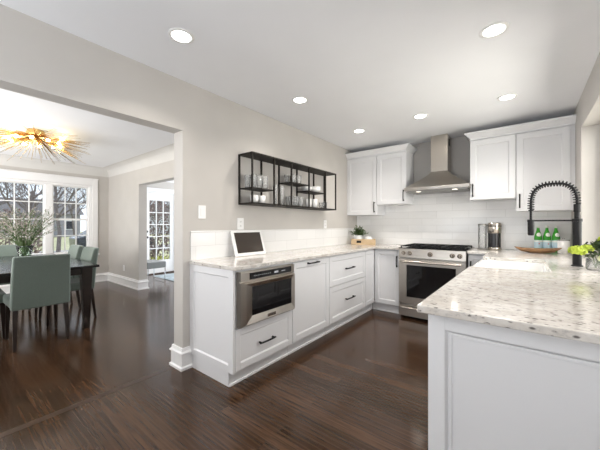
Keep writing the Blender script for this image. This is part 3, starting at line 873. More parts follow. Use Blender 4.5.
plate('wall_outlet', 'white wall outlet above the left counter near the back corner', (XL, 3.49, 1.232), PI/2, 'outlet')
plate('wall_outlet', 'white wall outlet low on the dining room wall', (-6.40, YD, 0.35), 0, 'outlet')

# ------------------------------------------------------------------ wall shelf
SY = [1.90, 2.215, 2.50, 2.835, 3.20, 3.467]
SX0, SX1 = XL+0.001, -2.075
SZ0, SZ1 = 1.425, 1.932
def wall_shelf():
    t = thing('wall_shelf', 'long black metal open frame shelf mounted on the left wall', 'shelf', (XL, SY[0], SZ0))
    r = 0.0075
    ox, oy, oz = XL, SY[0], SZ0
    def bx(name, x0, x1, y0, y1, z0, z1): return MB().box(x0-ox, x1-ox, y0-oy, y1-oy, z0-oz, z1-oz).build(name, 'bronze', t)
    Y0, Y1 = SY[0], SY[-1]
    bx('top_plate', SX0, SX1, Y0, Y1, SZ1-0.014, SZ1)
    bx('bottom_plate', SX0, SX1, Y0, Y1, SZ0, SZ0+0.016)
    for y in SY:
        yy = min(max(y, Y0+r), Y1-r)
        bx('front_post', SX1-2*r, SX1, yy-r, yy+r, SZ0+0.0165, SZ1-0.0145)
        bx('rear_post', SX0, SX0+2*r, yy-r, yy+r, SZ0+0.0165, SZ1-0.0145)
    bx('half_shelf', SX0+2*r+0.0005, SX1-2*r-0.0005, SY[0]+0.002, SY[1], 1.578, 1.590)
    bx('half_shelf', SX0+2*r+0.0005, SX1-2*r-0.0005, SY[2], SY[3], 1.698, 1.710)
    bx('half_shelf', SX0+2*r+0.0005, SX1-2*r-0.0005, SY[3]-0.02, SY[4], 1.628, 1.640)
wall_shelf()

def tumbler(h=0.13, r=0.033):
    t = thing('drinking_glass', '', 'glass')
    m = MB(); m.lathe([(0, 0), (r*0.82, 0), (r, h), (r-0.0025, h), (r*0.80, 0.008), (0, 0.008)], 18)
    m.build('glass_body', 'glass', t, True)
    return t
def one(o, name, label, loc, group=None):
    o.name = name; o['label'] = label; o.location = loc
    if group: o['group'] = group
gp = None
def put_glasses(spots, h, r, label, group, name='drinking_glass'):
    m = MB(); m.lathe([(0, 0), (r*0.82, 0), (r, h), (r-0.0025, h), (r*0.80, 0.008), (0, 0.008)], 18)
    first = m.build(name, 'glass', smooth=True)
    for i, (x, y, z) in enumerate(spots):
        o = first if i == 0 else first.copy()
        if i: C.objects.link(o)
        o.location = (x, y, z); tag(o, label, 'glass', group)
XA, XB = -2.215, -2.135
put_glasses([(XA, 1.965, 1.5905), (XB, 1.975, 1.5905), (XA, 2.045, 1.5905), (XB, 2.055, 1.5905), (XA, 2.125, 1.5905), (XB, 2.135, 1.5905)], 0.135, 0.031,
            'clear tall tumbler on the left half shelf of the wall shelf', 'tumblers on the left half shelf')
put_glasses([(XB, 2.29, 1.4415), (XA, 2.37, 1.4415), (XB, 2.40, 1.4415)], 0.215, 0.024, 'clear slender tall glass standing on the bottom in the second bay', 'slender glasses in the second bay')
put_glasses([(XA, 2.575, 1.7105), (XB, 2.60, 1.7105), (XA, 2.68, 1.7105), (XB, 2.70, 1.7105)], 0.10, 0.031, 'short clear glass on the highest half shelf', 'short glasses on the highest half shelf')
put_glasses([(XB, 2.56, 1.4415), (XA, 2.60, 1.4415), (XB, 2.65, 1.4415), (XA, 2.70, 1.4415), (XB, 2.74, 1.4415)], 0.115, 0.033, 'clear glass on the bottom under the highest half shelf', 'glasses under the highest half shelf')
put_glasses([(XA, 3.13, 1.4415), (XB, 3.27, 1.4415), (XA, 3.29, 1.4415)], 0.085, 0.03, 'small clear glass at the far right on the shelf bottom', 'small glasses in the last bays')

def cup(label, loc, r=0.037, h=0.075, handle=True, rz=0.0, group=None):
    t = thing('mug', label, 'cup', loc, rz, group)
    MB().lathe([(0, 0), (r*0.7, 0), (r*0.92, h*0.3), (r, h), (r-0.004, h), (r*0.86, h*0.3), (r*0.6, 0.008), (0, 0.008)], 20).build('cup_body', 'ceramic', t, True)
    if handle:
        pts = [(r*0.9+0.022*math.sin(PI*i/8), 0, h*0.25+h*0.5*i/8) for i in range(9)]
        MB().tube(pts, 0.004, 6).build('cup_handle', 'ceramic', t, True)
cup('white cup without handle at the left end of the shelf bottom', (XB, 1.985, 1.4415), 0.042, 0.075, False)
cup('white cup second from the left end of the shelf bottom', (XB, 2.085, 1.4415), 0.042, 0.075, False)
cup('left one of two white mugs in the fourth shelf bay', (XB, 2.90, 1.4415), 0.036, 0.105, True, 2.6)
cup('right one of two white mugs in the fourth shelf bay', (XB, 3.03, 1.4415), 0.038, 0.11, True, 2.6)
def bowl(label, loc, r, h, group=None):
    o = MB().lathe([(0, 0), (r*0.45, 0), (r*0.8, h*0.4), (r, h), (r-0.004, h), (r*0.76, h*0.45), (r*0.4, 0.007), (0, 0.007)], 26).build('bowl', 'ceramic', smooth=True)
    o.location = loc; tag(o, label, 'bowl', group)
bowl('white bowl at the left on the right-hand half shelf', ((XA+XB)/2, 2.915, 1.6405), 0.075, 0.055)
bowl('lower white bowl of the stack at the right of the right-hand half shelf', ((XA+XB)/2, 3.085, 1.6405), 0.082, 0.050)
bowl('upper white bowl of the stack at the right of the right-hand half shelf', ((XA+XB)/2, 3.085, 1.664), 0.082, 0.050)

# ------------------------------------------------------------------ tablet frame leaning on the tile
def tablet():
    t = thing('digital_frame', 'white framed digital screen leaning on the low tile strip', 'tablet', (-2.165, 1.978, 0.9145), PI/2)
    W, Hh = 0.405, 0.262
    e = bpy.data.objects.new
    ang = math.atan2(0.078, 0.245)
    def tilt(o): o.rotation_euler = (-ang, 0, 0); o.location = (0, 0, 0.003); return o
    m = MB(); m.box(-W/2, W/2, 0.0, 0.014, 0, Hh); tilt(m.build('frame', 'plastic', t, bevel=0.004, seg=3))
    tilt(MB().box(-W/2+0.032, W/2-0.028, -0.0012, -0.0003, 0.030, Hh-0.024).build('screen', 'screen', t))
    MB().box(-0.05, 0.05, 0.012, 0.055, 0.0, 0.012).build('foot', 'plastic', t)
tablet()

# ------------------------------------------------------------------ crate with pots in the back corner
def crate():
    rz = math.radians(22)
    loc = (-2.02, 4.20, 0.9145)
    t = thing('wooden_crate', 'small pale wooden crate in the back left counter corner', 'crate', loc, rz)
    W, D, h, th = 0.37, 0.15, 0.085, 0.010
    m = MB(); m.box(-W/2, W/2, -D/2, D/2, 0, th)
    m.box(-W/2, W/2, -D/2, -D/2+th, th, h); m.box(-W/2, W/2, D/2-th, D/2, th, h)
    m.box(-W/2, -W/2+th, -D/2+th, D/2-th, th, h); m.box(W/2-th, W/2, -D/2+th, D/2-th, th, h)
    m.build('box', 'cratewood', t, bevel=0.002)
    MB().box(-0.10, -0.03, -D/2-0.0015, -D/2-0.0003, 0.025, 0.062).build('label_plate', 'bronze', t)
    R = Matrix.Rotation(rz, 3, 'Z'); L = Vector(loc)
    p = L + R @ Vector((-0.085, 0, 0.0105))
    q = thing('flower_pot', 'round white pot with a bushy green plant in the crate', 'pot', p)
    MB().lathe([(0, 0), (0.045, 0), (0.062, 0.06), (0.066, 0.135), (0.060, 0.135), (0.056, 0.12), (0, 0.12)], 24).build('pot', 'ceramic', q, True)
    MB().lathe([(0, 0.123), (0.055, 0.122)], 18).build('soil', 'soil', q)
    rnd = random.Random(5)
    pl = thing('potted_plant', 'bushy green plant with small leaves in the white pot', 'plant', (p.x, p.y, p.z+0.124))
    st = MB(); lf = MB()
    for i in range(70):
        az = rnd.uniform(0, 2*PI); el = rnd.uniform(0.15, 1.5); L_ = rnd.uniform(0.09, 0.165)
        d = Vector((math.cos(az)*math.cos(el)*1.15, math.sin(az)*math.cos(el)*0.8, math.sin(el)*0.95))
        a = Vector((rnd.uniform(-0.02, 0.02), rnd.uniform(-0.02, 0.02), 0)); b_ = a+d*L_
        st.tube([a, (a+b_)/2+Vector((0, 0, 0.01)), b_], 0.0013, 4)
        for k in range(9):
            u = rnd.uniform(0.35, 1.0); dd = Vector((rnd.uniform(-1, 1), rnd.uniform(-1, 1), rnd.uniform(-0.4, 0.9)))
            lf.leaf(a+d*L_*u, dd, (0, 0, 1), rnd.uniform(0.022, 0.036), rnd.uniform(0.014, 0.022))
    st.build('stems', 'stem', pl); lf.build('leaves', 'leaf', pl)
    p2 = L + R @ Vector((0.075, 0, 0.0105))
    o = MB().lathe([(0, 0), (0.045, 0), (0.064, 0.045), (0.060, 0.095), (0.045, 0.108), (0, 0.112)], 24).build('covered_jar', 'ceramic', smooth=True)
    o.location = p2; tag(o, 'low rounded white jar beside the green plant in the crate', 'jar')
crate()

# ------------------------------------------------------------------ coffee maker
def coffee_maker():
    t = thing('coffee_maker', 'slim steel and black coffee machine with clear water tank', 'coffee maker', (-0.305, 4.26, 0.9145), math.radians(14))
    r = 0.070
    MB().lathe([(0, 0), (r, 0), (r+0.003, 0.006), (r+0.003, 0.030), (r, 0.034), (0, 0.034)], 28).build('base', 'steelv', t, True)
    b = MB(); b.lathe([(0, 0.0345), (r*0.96, 0.0345), (r*0.96, 0.205), (0, 0.205)], 28); autosmooth(b.build('brew_chamber', 'darkplastic', t))
    h = MB(); h.lathe([(0, 0.2055), (r, 0.2055), (r+0.003, 0.21), (r+0.003, 0.318), (r-0.004, 0.333), (0.03, 0.336), (0, 0.336)], 28); autosmooth(h.build('head', 'steelv', t), 50)
    h = MB(); h.lathe([(0.0735, 0.288), (0.0745, 0.290), (0.0745, 0.296), (0.0735, 0.298)], 28); h.build('band', 'darkplastic', t, True)
    MB().tube([(0, -0.045, 0.2), (0, -0.045, 0.185)], [0.014, 0.009], 12).build('spout', 'darkplastic', t)
    k = MB(); k.lathe([(0, 0.012), (0.046, 0.012), (0.046, 0.300), (0.043, 0.300), (0.043, 0.018), (0, 0.018)], 24, (-0.122, 0.02, 0)); k.build('water_tank', 'glass', t, True)
    MB().lathe([(0, 0.3005), (0.048, 0.3005), (0.048, 0.320), (0, 0.320)], 24, (-0.122, 0.02, 0)).build('tank_lid', 'steeldark', t)
    MB().box(-0.175, -0.075, -0.035, 0.075, 0, 0.0118).build('tank_base', 'steeldark', t, bevel=0.003)
coffee_maker()

# ------------------------------------------------------------------ bottles, jar, wooden bowl
def bottle():
    t = thing('water_bottle', '', 'bottle')
    r = 0.037
    prof = [(0, 0.004), (r*0.8, 0), (r, 0.006), (r, 0.155), (r*0.93, 0.178), (r*0.70, 0.210), (r*0.46, 0.240), (0.0135, 0.262), (0.013, 0.285), (0.0155, 0.287), (0.0155, 0.292), (0.013, 0.293), (0, 0.293)]
    MB().lathe(prof, 28).build('glass_body', 'green', t, True)
    lb = MB().lathe([(r+0.0006, 0.040), (r+0.0008, 0.041), (r+0.0008, 0.132), (r+0.0006, 0.133)], 28).build('label', 'labelblue', t, True); lb['label'] = 'pale blue paper label'
    MB().lathe([(r+0.0012, 0.112), (r+0.0014, 0.113), (r+0.0014, 0.128), (r+0.0012, 0.129)], 28).build('label_band', 'labelwhite', lb, True)
    st = MB()
    a0 = -PI/2+0.15
    c = Vector((math.cos(a0), math.sin(a0), 0)); u = Vector((-c.y, c.x, 0)); P = c*(r+0.0022)+Vector((0, 0, 0.092))
    v = []
    for k in range(10):
        rr = 0.010 if k % 2 == 0 else 0.004
        v.append(st.bm.verts.new(P+u*rr*math.sin(k*PI/5)+Vector((0, 0, rr*math.cos(k*PI/5)))))
    st.bm.faces.new(v); st.build('red_star', 'red', lb)
    # oval neck label hugging the shoulder
    nl = MB(); n = 16; ring = []
    for j in range(-4, 5):
        row = []
        zz = 0.196 + j*0.0052
        hw = 0.62*math.sqrt(max(0.02, 1-(j/4.4)**2))
        # radius of the shoulder at zz
        for (ra, za), (rb, zb) in zip(prof, prof[1:]):
            if za <= zz <= zb: rr = ra+(rb-ra)*(zz-za)/(zb-za); break
        for i in range(7):
            a = a0 + hw*(-1+2*i/6)*1.15
            row.append(nl.bm.verts.new(((rr+0.0012)*math.cos(a), (rr+0.0012)*math.sin(a), zz)))
        ring.append(row)
    for A, B in zip(ring, ring[1:]):
        for i in range(6): nl.bm.faces.new([A[i], A[i+1], B[i+1], B[i]])
    nl.build('neck_label', 'labelwhite', t, True)
    MB().lathe([(0.0136, 0.272), (0.0165, 0.273), (0.0168, 0.294), (0.014, 0.297), (0, 0.298)], 20).build('cap', 'silvercap', t, True)
    return t
bt = bottle()
for i, (x, lb) in enumerate(((0.112, 'left one of three green glass water bottles behind the wooden bowl'), (0.189, 'middle one of three green glass water bottles behind the wooden bowl'), (0.266, 'right one of three green glass water bottles, next to the white jar'))):
    if i == 0: bt.location = (x, 4.31, 0.9145); bt['label'] = lb; bt['group'] = 'green water bottles'; bt.rotation_euler = (0, 0, 0.05)
    else: dup(bt, (x, 4.31, 0.9145), 0.05+i*0.1, lb, 'green water bottles')
t = thing('canister', 'white ceramic canister with clear lid right of the green bottles', 'canister', (0.322, 4.225, 0.9145))
MB().lathe([(0, 0), (0.045, 0), (0.05, 0.006), (0.052, 0.135), (0.048, 0.135), (0.046, 0.02), (0, 0.02)], 28).build('canister_body', 'ceramic', t, True)
MB().lathe([(0, 0.165), (0.012, 0.165), (0.012, 0.152), (0.050, 0.146), (0.052, 0.1355), (0, 0.1355)], 28).build('lid', 'glass', t, True)

def dough_bowl():
    m = MB(); nx, ny = 24, 10; W, D, h = 0.205, 0.070, 0.040
    def ring_pts(s, zoff, n=36):
        out = []
        for k in range(n):
            a = 2*PI*k/n; ca, sa = math.cos(a), math.sin(a)
            x = W*s*math.copysign(abs(ca)**0.85, ca); y = D*s*sa*(1-0.35*abs(ca)**3)
            out.append((x, y, zoff + 0.022*(abs(x)/W)**2.2*s))
        return out
    rings = [ring_pts(0.35, 0.0), ring_pts(0.7, 0.010), ring_pts(0.93, 0.030), ring_pts(1.0, 0.042), ring_pts(0.95, 0.046), ring_pts(0.82, 0.030), ring_pts(0.5, 0.014), ring_pts(0.2, 0.010)]
    R = [[m.bm.verts.new(p) for p in r] for r in rings]
    for A, B in zip(R, R[1:]):
        for k in range(36): m.bm.faces.new([A[k], A[(k+1)%36], B[(k+1)%36], B[k]])
    m.bm.faces.new(R[0][::-1]); m.bm.faces.new(R[-1])
    o = m.build('dough_bowl', 'bowlwood', smooth=True)
    o.location = (0.100, 4.08, 0.9145); o.rotation_euler = (0, 0, math.radians(6))
    tag(o, 'long shallow boat-shaped wooden bowl in front of the green bottles', 'bowl')
dough_bowl()

# ------------------------------------------------------------------ faucet
def faucet():
    b = Vector((0.300, 2.955, 0.9145))
    t = thing('kitchen_faucet', 'tall black spring neck faucet beside the sink', 'faucet', b)
    m = MB(); m.lathe([(0, 0), (0.034, 0), (0.034, 0.006), (0.026, 0.012), (0.026, 0.02), (0.026, 0.330), (0, 0.330)], 24)
    autosmooth(m.build('column', 'black', t))
    m = MB(); m.lathe([(0.0, 0.3305), (0.030, 0.3305), (0.030, 0.350), (0.016, 0.354), (0.016, 0.400), (0.020, 0.405), (0.020, 0.462), (0, 0.462)], 20); autosmooth(m.build('collar', 'black', t))
    # arc from the column over to the spray head
    dirv = Vector((-1, 0.02, 0)).normalized(); reach = 0.268; z0 = 0.497-0.9145+0.9145
    pts = []
    top = 0.625
    N = 60
    for i in range(N+1):
        a = PI*i/N
        x = reach/2*(1-math.cos(a)); 
        # squarish arch
        sx = math.copysign(abs(math.cos(a))**0.72, math.cos(a)); sz = math.sin(a)**0.72 if 0 < i < N else 0
        pts.append(dirv*(reach/2*(1-sx)) + Vector((0, 0, 0.462 + (top-0.462)*sz)))
    end = pts[-1].copy()
    pts += [end - Vector((0, 0, 0.02)), end - Vector((0, 0, 0.035))]
    MB().tube(pts, 0.0085, 10).build('hose', 'black', t, True)
    # spring coil round the hose
    def at(u):
        f = u*(len(pts)-1); i = min(int(f), len(pts)-2); return pts[i].lerp(pts[i+1], f-i), (pts[i+1]-pts[i]).normalized()
    lens = [0]
    for a, c in zip(pts, pts[1:]): lens.append(lens[-1]+(c-a).length)
    tot = lens[-1]
    def at_len(s):
        for i in range(len(lens)-1):
            if lens[i+1] >= s: break
        f = (s-lens[i])/max(1e-6, lens[i+1]-lens[i]); return pts[i].lerp(pts[i+1], f), (pts[i+1]-pts[i]).normalized()
    side = dirv.cross(Vector((0, 0, 1))).normalized()
    coil = []; turns = int(tot/0.0185); per = 12
    for i in range(turns*per+1):
        s_ = tot*i/(turns*per); p, d = at_len(s_); nrm = side.cross(d).normalized(); a = 2*PI*i/per
        coil.append(p + (side*math.cos(a)+nrm*math.sin(a))*0.0205)
    MB().tube(coil, 0.0036, 5).build('spring', 'black', t, True)
    m = MB(); e = pts[-1]
    m.tube([e, e-Vector((0, 0, 0.010))], 0.017, 14); m.tube([e-Vector((0, 0, 0.010)), e-Vector((0, 0, 0.080))], 0.0085, 12)
    m.tube([e-Vector((0, 0, 0.080)), e-Vector((0, 0, 0.085)), e-Vector((0, 0, 0.195)), e-Vector((0, 0, 0.205))], [0.016, 0.0215, 0.0215, 0.017], 18)
    autosmooth(m.build('spray_head', 'black', t))
    m = MB(); zb = 0.340
    m.tube([(-0.02, 0, zb), dirv*(reach-0.02)+Vector((0, 0, zb))], 0.0060, 10); c = dirv*reach+Vector((0, 0, zb))
    m.tube([c+Vector((0, 0, -0.008)), c+Vector((0, 0, 0.008))], 0.024, 16)
    autosmooth(m.build('support_arm', 'black', t))
    m = MB(); m.tube([(0.0, -0.02, 0.12), (0.0, -0.045, 0.12)], 0.013, 12); m.tube([(0.0, -0.042, 0.12), (0.03, -0.05, 0.155), (0.05, -0.052, 0.185)], [0.006, 0.005, 0.005], 8)
    autosmooth(m.build('lever_handle', 'black', t))
faucet()

# ------------------------------------------------------------------ green flowers at the right edge
def counter_flowers():
    b = Vector((0.375, 2.775, 0.9145)); rnd = random.Random(11)
    v = thing('glass_vase', 'small clear glass vase at the right edge of the counter', 'vase', b)
    MB().lathe([(0, 0), (0.045, 0), (0.052, 0.012), (0.050, 0.075), (0.046, 0.075), (0.047, 0.014), (0, 0.010)], 24).build('glass_body', 'glass', v, True)
    t = thing('flower_bunch', 'lime green flowers with dark green leaves in the small glass vase', 'flowers', b+Vector((0, 0, 0.012)))
    st = MB(); heads = [(Vector((-0.098, -0.065, 0.118)), 0.050, 'lime'), (Vector((-0.045, -0.03, 0.135)), 0.036, 'lime'), (Vector((0.06, -0.02, 0.10)), 0.035, 'cream'), (Vector((0.05, 0.03, 0.19)), 0.045, 'lime'), (Vector((0.02, -0.085, 0.075)), 0.026, 'cream')]
    for p, r, k in heads:
        st.tube([(0, 0, 0.0), (p.x*0.35, p.y*0.35, 0.07), p], 0.0025, 5)
        f = MB()
        for i in range(150):
            z = rnd.uniform(-0.6, 1); a = rnd.uniform(0, 2*PI); q = math.sqrt(1-z*z)
            n = Vector((q*math.cos(a), q*math.sin(a), z*0.7)); c = p+n*r*rnd.uniform(0.75, 1.0)
            tdir = n.cross(Vector((rnd.uniform(-1, 1), rnd.uniform(-1, 1), rnd.uniform(-1, 1)))).normalized()
            f.leaf(c-tdir*0.010, tdir+n*0.2, n, 0.022, 0.017)
        f.ball(p, r*0.72, 2, (1, 1, 0.7))
        f.build('bloom', k, t)
    lf = MB()
    for i in range(170):
        az = rnd.uniform(0, 2*PI); el = rnd.uniform(-0.1, 1.5)
        d = Vector((math.cos(az)*math.cos(el), math.sin(az)*math.cos(el), math.sin(el)))
        R_ = rnd.uniform(0.03, 0.09)
        p = Vector((0.015, 0, 0.085)) + d*R_
        lf.leaf(p, d+Vector((rnd.uniform(-.7, .7), rnd.uniform(-.7, .7), rnd.uniform(-.7, .4))), (rnd.uniform(-.4, .4), rnd.uniform(-.4, .4), 1), rnd.uniform(0.03, 0.055), rnd.uniform(0.022, 0.038))
    for i in range(12):
        a = rnd.uniform(0, 2*PI); st.tube([(0.02*math.cos(a), 0.02*math.sin(a), 0.0), (0.03*math.cos(a+1), 0.03*math.sin(a+1), 0.10)], 0.002, 5)
    st.build('stems', 'stem', t); lf.build('leaves', 'leafdark', t)
counter_flowers()

# ------------------------------------------------------------------ dining furniture
def dining_table():
    t = thing('dining_table', 'long dark espresso dining table in the room on the left', 'table', (-5.01, 0.69, 0))
    X, Y = 1.07, 0.52
    top = MB().box(-X, X, -Y, Y, 0.728, 0.755).build('tabletop', mat('table_gloss', (0.018, 0.017, 0.018), 0.18), t, bevel=0.004)
    MB().box(-X+0.15, X-0.15, -Y+0.10, Y-0.10, 0.640, 0.7275).build('apron', 'darkwood', t)
    for sx in (-1, 1):
        for sy in (-1, 1):
            cx, cy = sx*(X-0.185), sy*(Y-0.085); a, b = 0.055, 0.029
            ox = sx*0.015
            MB().hexa([(cx+ox-b, cy-b, 0.0), (cx+ox+b, cy-b, 0.0), (cx+ox+b, cy+b, 0.0), (cx+ox-b, cy+b, 0.0), (cx-a, cy-a, 0.7275), (cx+a, cy-a, 0.7275), (cx+a, cy+a, 0.7275), (cx-a, cy+a, 0.7275)]).build('leg', 'darkwood', t, bevel=0.003)
dining_table()

def dining_chair():
    t = thing('dining_chair', '', 'chair')
    s = MB(); s.hexa([(-0.225, -0.20, 0.388), (0.225, -0.20, 0.388), (0.235, 0.25, 0.388), (-0.235, 0.25, 0.388), (-0.225, -0.20, 0.488), (0.225, -0.20, 0.488), (0.235, 0.25, 0.488), (-0.235, 0.25, 0.488)])
    s.build('seat', 'sage', t, bevel=0.025, seg=4)
    b = MB(); n = 10; rings = []
    prof = [(-0.262, -0.180, 0.388, 0.230), (-0.268, -0.185, 0.50, 0.230), (-0.285, -0.205, 0.70, 0.226), (-0.310, -0.245, 0.88, 0.222), (-0.318, -0.262, 0.915, 0.218)]
    for yb_, yf_, z, hw in prof:
        row = []
        for i in range(n+1):
            x = -hw+2*hw*i/n; cv_ = 0.020*(abs(x)/hw)**2
            row.append(b.bm.verts.new((x, yf_+cv_, z)))
        for i in range(n, -1, -1):
            x = -hw+2*hw*i/n; cv_ = 0.020*(abs(x)/hw)**2
            row.append(b.bm.verts.new((x, yb_+cv_, z)))
        rings.append(row)
    k = 2*(n+1)
    for A, B in zip(rings, rings[1:]):
        for j in range(k): b.bm.faces.new([A[j], A[(j+1)%k], B[(j+1)%k], B[j]])
    b.bm.faces.new(rings[0][::-1]); b.bm.faces.new(rings[-1])
    autosmooth(b.build('backrest', 'sage', t, bevel=0.014, seg=3), 50)
    for sx in (-1, 1):
        for y0, y1 in ((-0.205, -0.255), (0.215, 0.230)):
            a, c = 0.020, 0.012; x0, x1 = sx*0.195, sx*0.205
            MB().hexa([(x1-c, y1-c, 0), (x1+c, y1-c, 0), (x1+c, y1+c, 0), (x1-c, y1+c, 0), (x0-a, y0-a, 0.3875), (x0+a, y0-a, 0.3875), (x0+a, y0+a, 0.3875), (x0-a, y0+a, 0.3875)]).build('leg', 'darkwood', t, bevel=0.002)
    return t
ch = dining_chair(); G = 'sage dining chairs around the table'
for i, (x, y, rz, lb) in enumerate(((-4.115, 0.69, PI/2, 'sage green upholstered chair at the near table end, its back to the viewer'),
                                    (-4.69, 1.075, PI, 'sage green chair on the window-lit long side, nearer the kitchen'),
                                    (-5.33, 1.075, PI, 'sage green chair on the same long side, farther from the kitchen'),
                                    (-4.62, 0.245, 0, 'sage green chair at the left frame edge, only its seat and a leg showing'),
                                    (-5.945, 0.60, -PI/2, 'sage green chair at the far table end by the window'))):
    if i == 0: ch.location = (x, y, 0); ch.rotation_euler = (0, 0, rz); ch['label'] = lb; ch['group'] = G
    else: dup(ch, (x, y, 0), rz, lb, G)

def table_flowers():
    b = Vector((-4.86, 0.70, 0.7555)); rnd = random.Random(21)
    v = thing('flower_vase', 'clear green-tinted glass vase on the dining table', 'vase', b)
    MB().lathe([(0, 0), (0.050, 0), (0.055, 0.01), (0.062, 0.10), (0.085, 0.21), (0.082, 0.21), (0.058, 0.10), (0.050, 0.015), (0, 0.012)], 24).build('glass_body', 'vaseglass', v, True)
    t = thing('flower_arrangement', 'wide airy bunch of pale blossoming branches in the table vase', 'flowers', b+Vector((0, 0, 0.014)))
    st, lf, bl = MB(), MB(), MB()
    for i in range(64):
        az = 2*PI*i/64*5.0+rnd.uniform(-0.2, 0.2); sp = rnd.uniform(0.05, 1.0)**0.6
        out = 0.46*sp; hh = 0.50*(1-0.45*sp**2)*rnd.uniform(0.8, 1.12)+0.05
        p0 = Vector((0.02*math.cos(az+2.5), 0.02*math.sin(az+2.5), 0)); p1 = Vector((0.045*math.cos(az), 0.045*math.sin(az), 0.19)); p2 = Vector((out*0.5*math.cos(az), out*0.5*math.sin(az), 0.15+hh*0.55)); p3 = Vector((out*math.cos(az), out*math.sin(az), 0.10+hh))
        pts = [p0, p1, p1.lerp(p2, .5)+Vector((0, 0, 0.015)), p2, p2.lerp(p3, .5)+Vector((0, 0, 0.01)), p3]
        st.tube(pts, [0.0028, 0.0025, 0.0022, 0.0018, 0.0014, 0.001], 4)
        for k in range(14):
            u = rnd.uniform(0.15, 1.0); f = 1+u*(len(pts)-2.001); j = int(f); p = pts[j].lerp(pts[min(j+1, 5)], f-j)
            dd = (pts[min(j+1, 5)]-pts[j]).normalized()+Vector((rnd.uniform(-1, 1), rnd.uniform(-1, 1), rnd.uniform(-.6, .8)))*0.8
            if rnd.random() < 0.75-0.50*u: lf.leaf(p, dd, (0, 0, 1), rnd.uniform(0.03, 0.055), rnd.uniform(0.008, 0.014))
            else:
                e = p+dd*rnd.uniform(0.01, 0.05); st.tube([p, e], 0.0008, 3, False)
                for q in range(3): bl.ball(e+Vector((rnd.uniform(-.012, .012), rnd.uniform(-.012, .012), rnd.uniform(-.012, .012))), rnd.uniform(0.003, 0.006), 1)
    for i in range(60):
        a = rnd.uniform(0, 2*PI); r = rnd.uniform(0, 0.05); lf.leaf((r*math.cos(a), r*math.sin(a), rnd.uniform(0.03, 0.24)), (rnd.uniform(-.5, .5), rnd.uniform(-.5, .5), 1), (1, 0, 0.2), 0.06, 0.012)
    st.build('stems', 'stem', t); lf.build('leaves', 'leaf', t)
    o = bl.build('blossoms', 'blossom', t); o['kind'] = 'stuff'
table_flowers()

def bench():
    t = thing('upholstered_bench', 'grey upholstered stool on thin metal legs by the glass door', 'stool', (-6.38, 2.93, 0), 0)
    MB().box(-0.33, 0.22, -0.19, 0.21, 0.30, 0.435).build('cushion', 'grayfab', t, bevel=0.02, seg=3)
    for x in (-0.31, 0.20):
        for y in (-0.17, 0.19): MB().box(x-0.008, x+0.008, y-0.008, y+0.008, 0, 0.2995).build('leg', 'chrome', t)
    m = MB()
    for y in (-0.17, 0.19): m.box(-0.302, 0.192, y-0.006, y+0.006, 0.03, 0.042)
    m.build('stretcher', 'chrome', t)
bench()
tag(MB().box(-6.95, -4.9, 3.22, 5.2, 0.0005, 0.012).build('rug', 'rug', bevel=0.003), 'pale blue rug in the room behind the dining room', 'rug')

# ------------------------------------------------------------------ outdoors
GZ = -0.45
struct(MB().box(-90, -7.5, -70, 90, GZ-0.1, GZ).build('ground_outside', 'grass'), 'winter lawn outside', 'ground')
struct(MB().box(0.75, 14, -6, 14, GZ-0.1, GZ).build('yard_outside', 'grass'), 'lawn outside the sink window', 'ground')
struct(MB().box(-24, -19, -40, 45, GZ+0.001, GZ+0.012).build('street_outside', 'pavement'), 'street outside', 'street')

def tree_mesh(seed, h):
    rnd = random.Random(seed); mb = MB()
    def grow(p, d, L, r, lev):
        n = 3; pts = [p]; rr = [r]; q = p.copy(); dd = d.copy()
        for i in range(n):
            dd = (dd+Vector((rnd.uniform(-1, 1), rnd.uniform(-1, 1), rnd.uniform(-.3, .6)))*0.16).normalized()
            q = q+dd*L/n; pts.append(q.copy()); rr.append(r*(1-0.4*(i+1)/n))
        mb.tube(pts, rr, 6 if lev == 0 else (4 if lev < 3 else 3), lev == 0)
        if lev < 5:
            k = (6, 4, 4, 3, 3)[lev]
            for j in range(k):
                u = rnd.uniform(0.35, 1.0) if lev else rnd.uniform(0.4, 1.0)
                i = min(int(u*n), n-1); s = pts[i].lerp(pts[i+1], u*n-i)
                a = Vector((rnd.uniform(-1, 1), rnd.uniform(-1, 1), rnd.uniform(-0.1, 0.8))).normalized()
                grow(s, (dd*0.55+a*0.85).normalized(), L*rnd.uniform(0.5, 0.75), r*0.52, lev+1)
    grow(Vector((0, 0, 0)), Vector((0, 0, 1)), h*0.5, h*0.013, 0)
    return mb
protos = [tree_mesh(s, 7.5).build('bare_tree', 'bark') for s in (1, 2, 3)]
tr = [(-14.0, 1.9), (-20.0, 4.2), (-14.5, 8.2), (-24.5, 1.6), (-26, 9.0), (-20, 11.5), (-32, 5.4), (-32, 13.5), (-31, -2.5), (-19, -3.5), (-38, 1.0), (-38.5, 9.5), (-38, 18), (-27, 18.5)]
for i, (x, y) in enumerate(tr):
    o = protos[i] if i < 3 else protos[i % 3].copy()
    if i >= 3: C.objects.link(o)
    s = 0.8+0.35*((i*37) % 10)/10
    o.location = (x, y, GZ); o.rotation_euler = (0, 0, i*1.9); o.scale = (s, s, s)
    tag(o, 'bare winter tree outside beyond the windows', 'tree', 'bare trees outside')
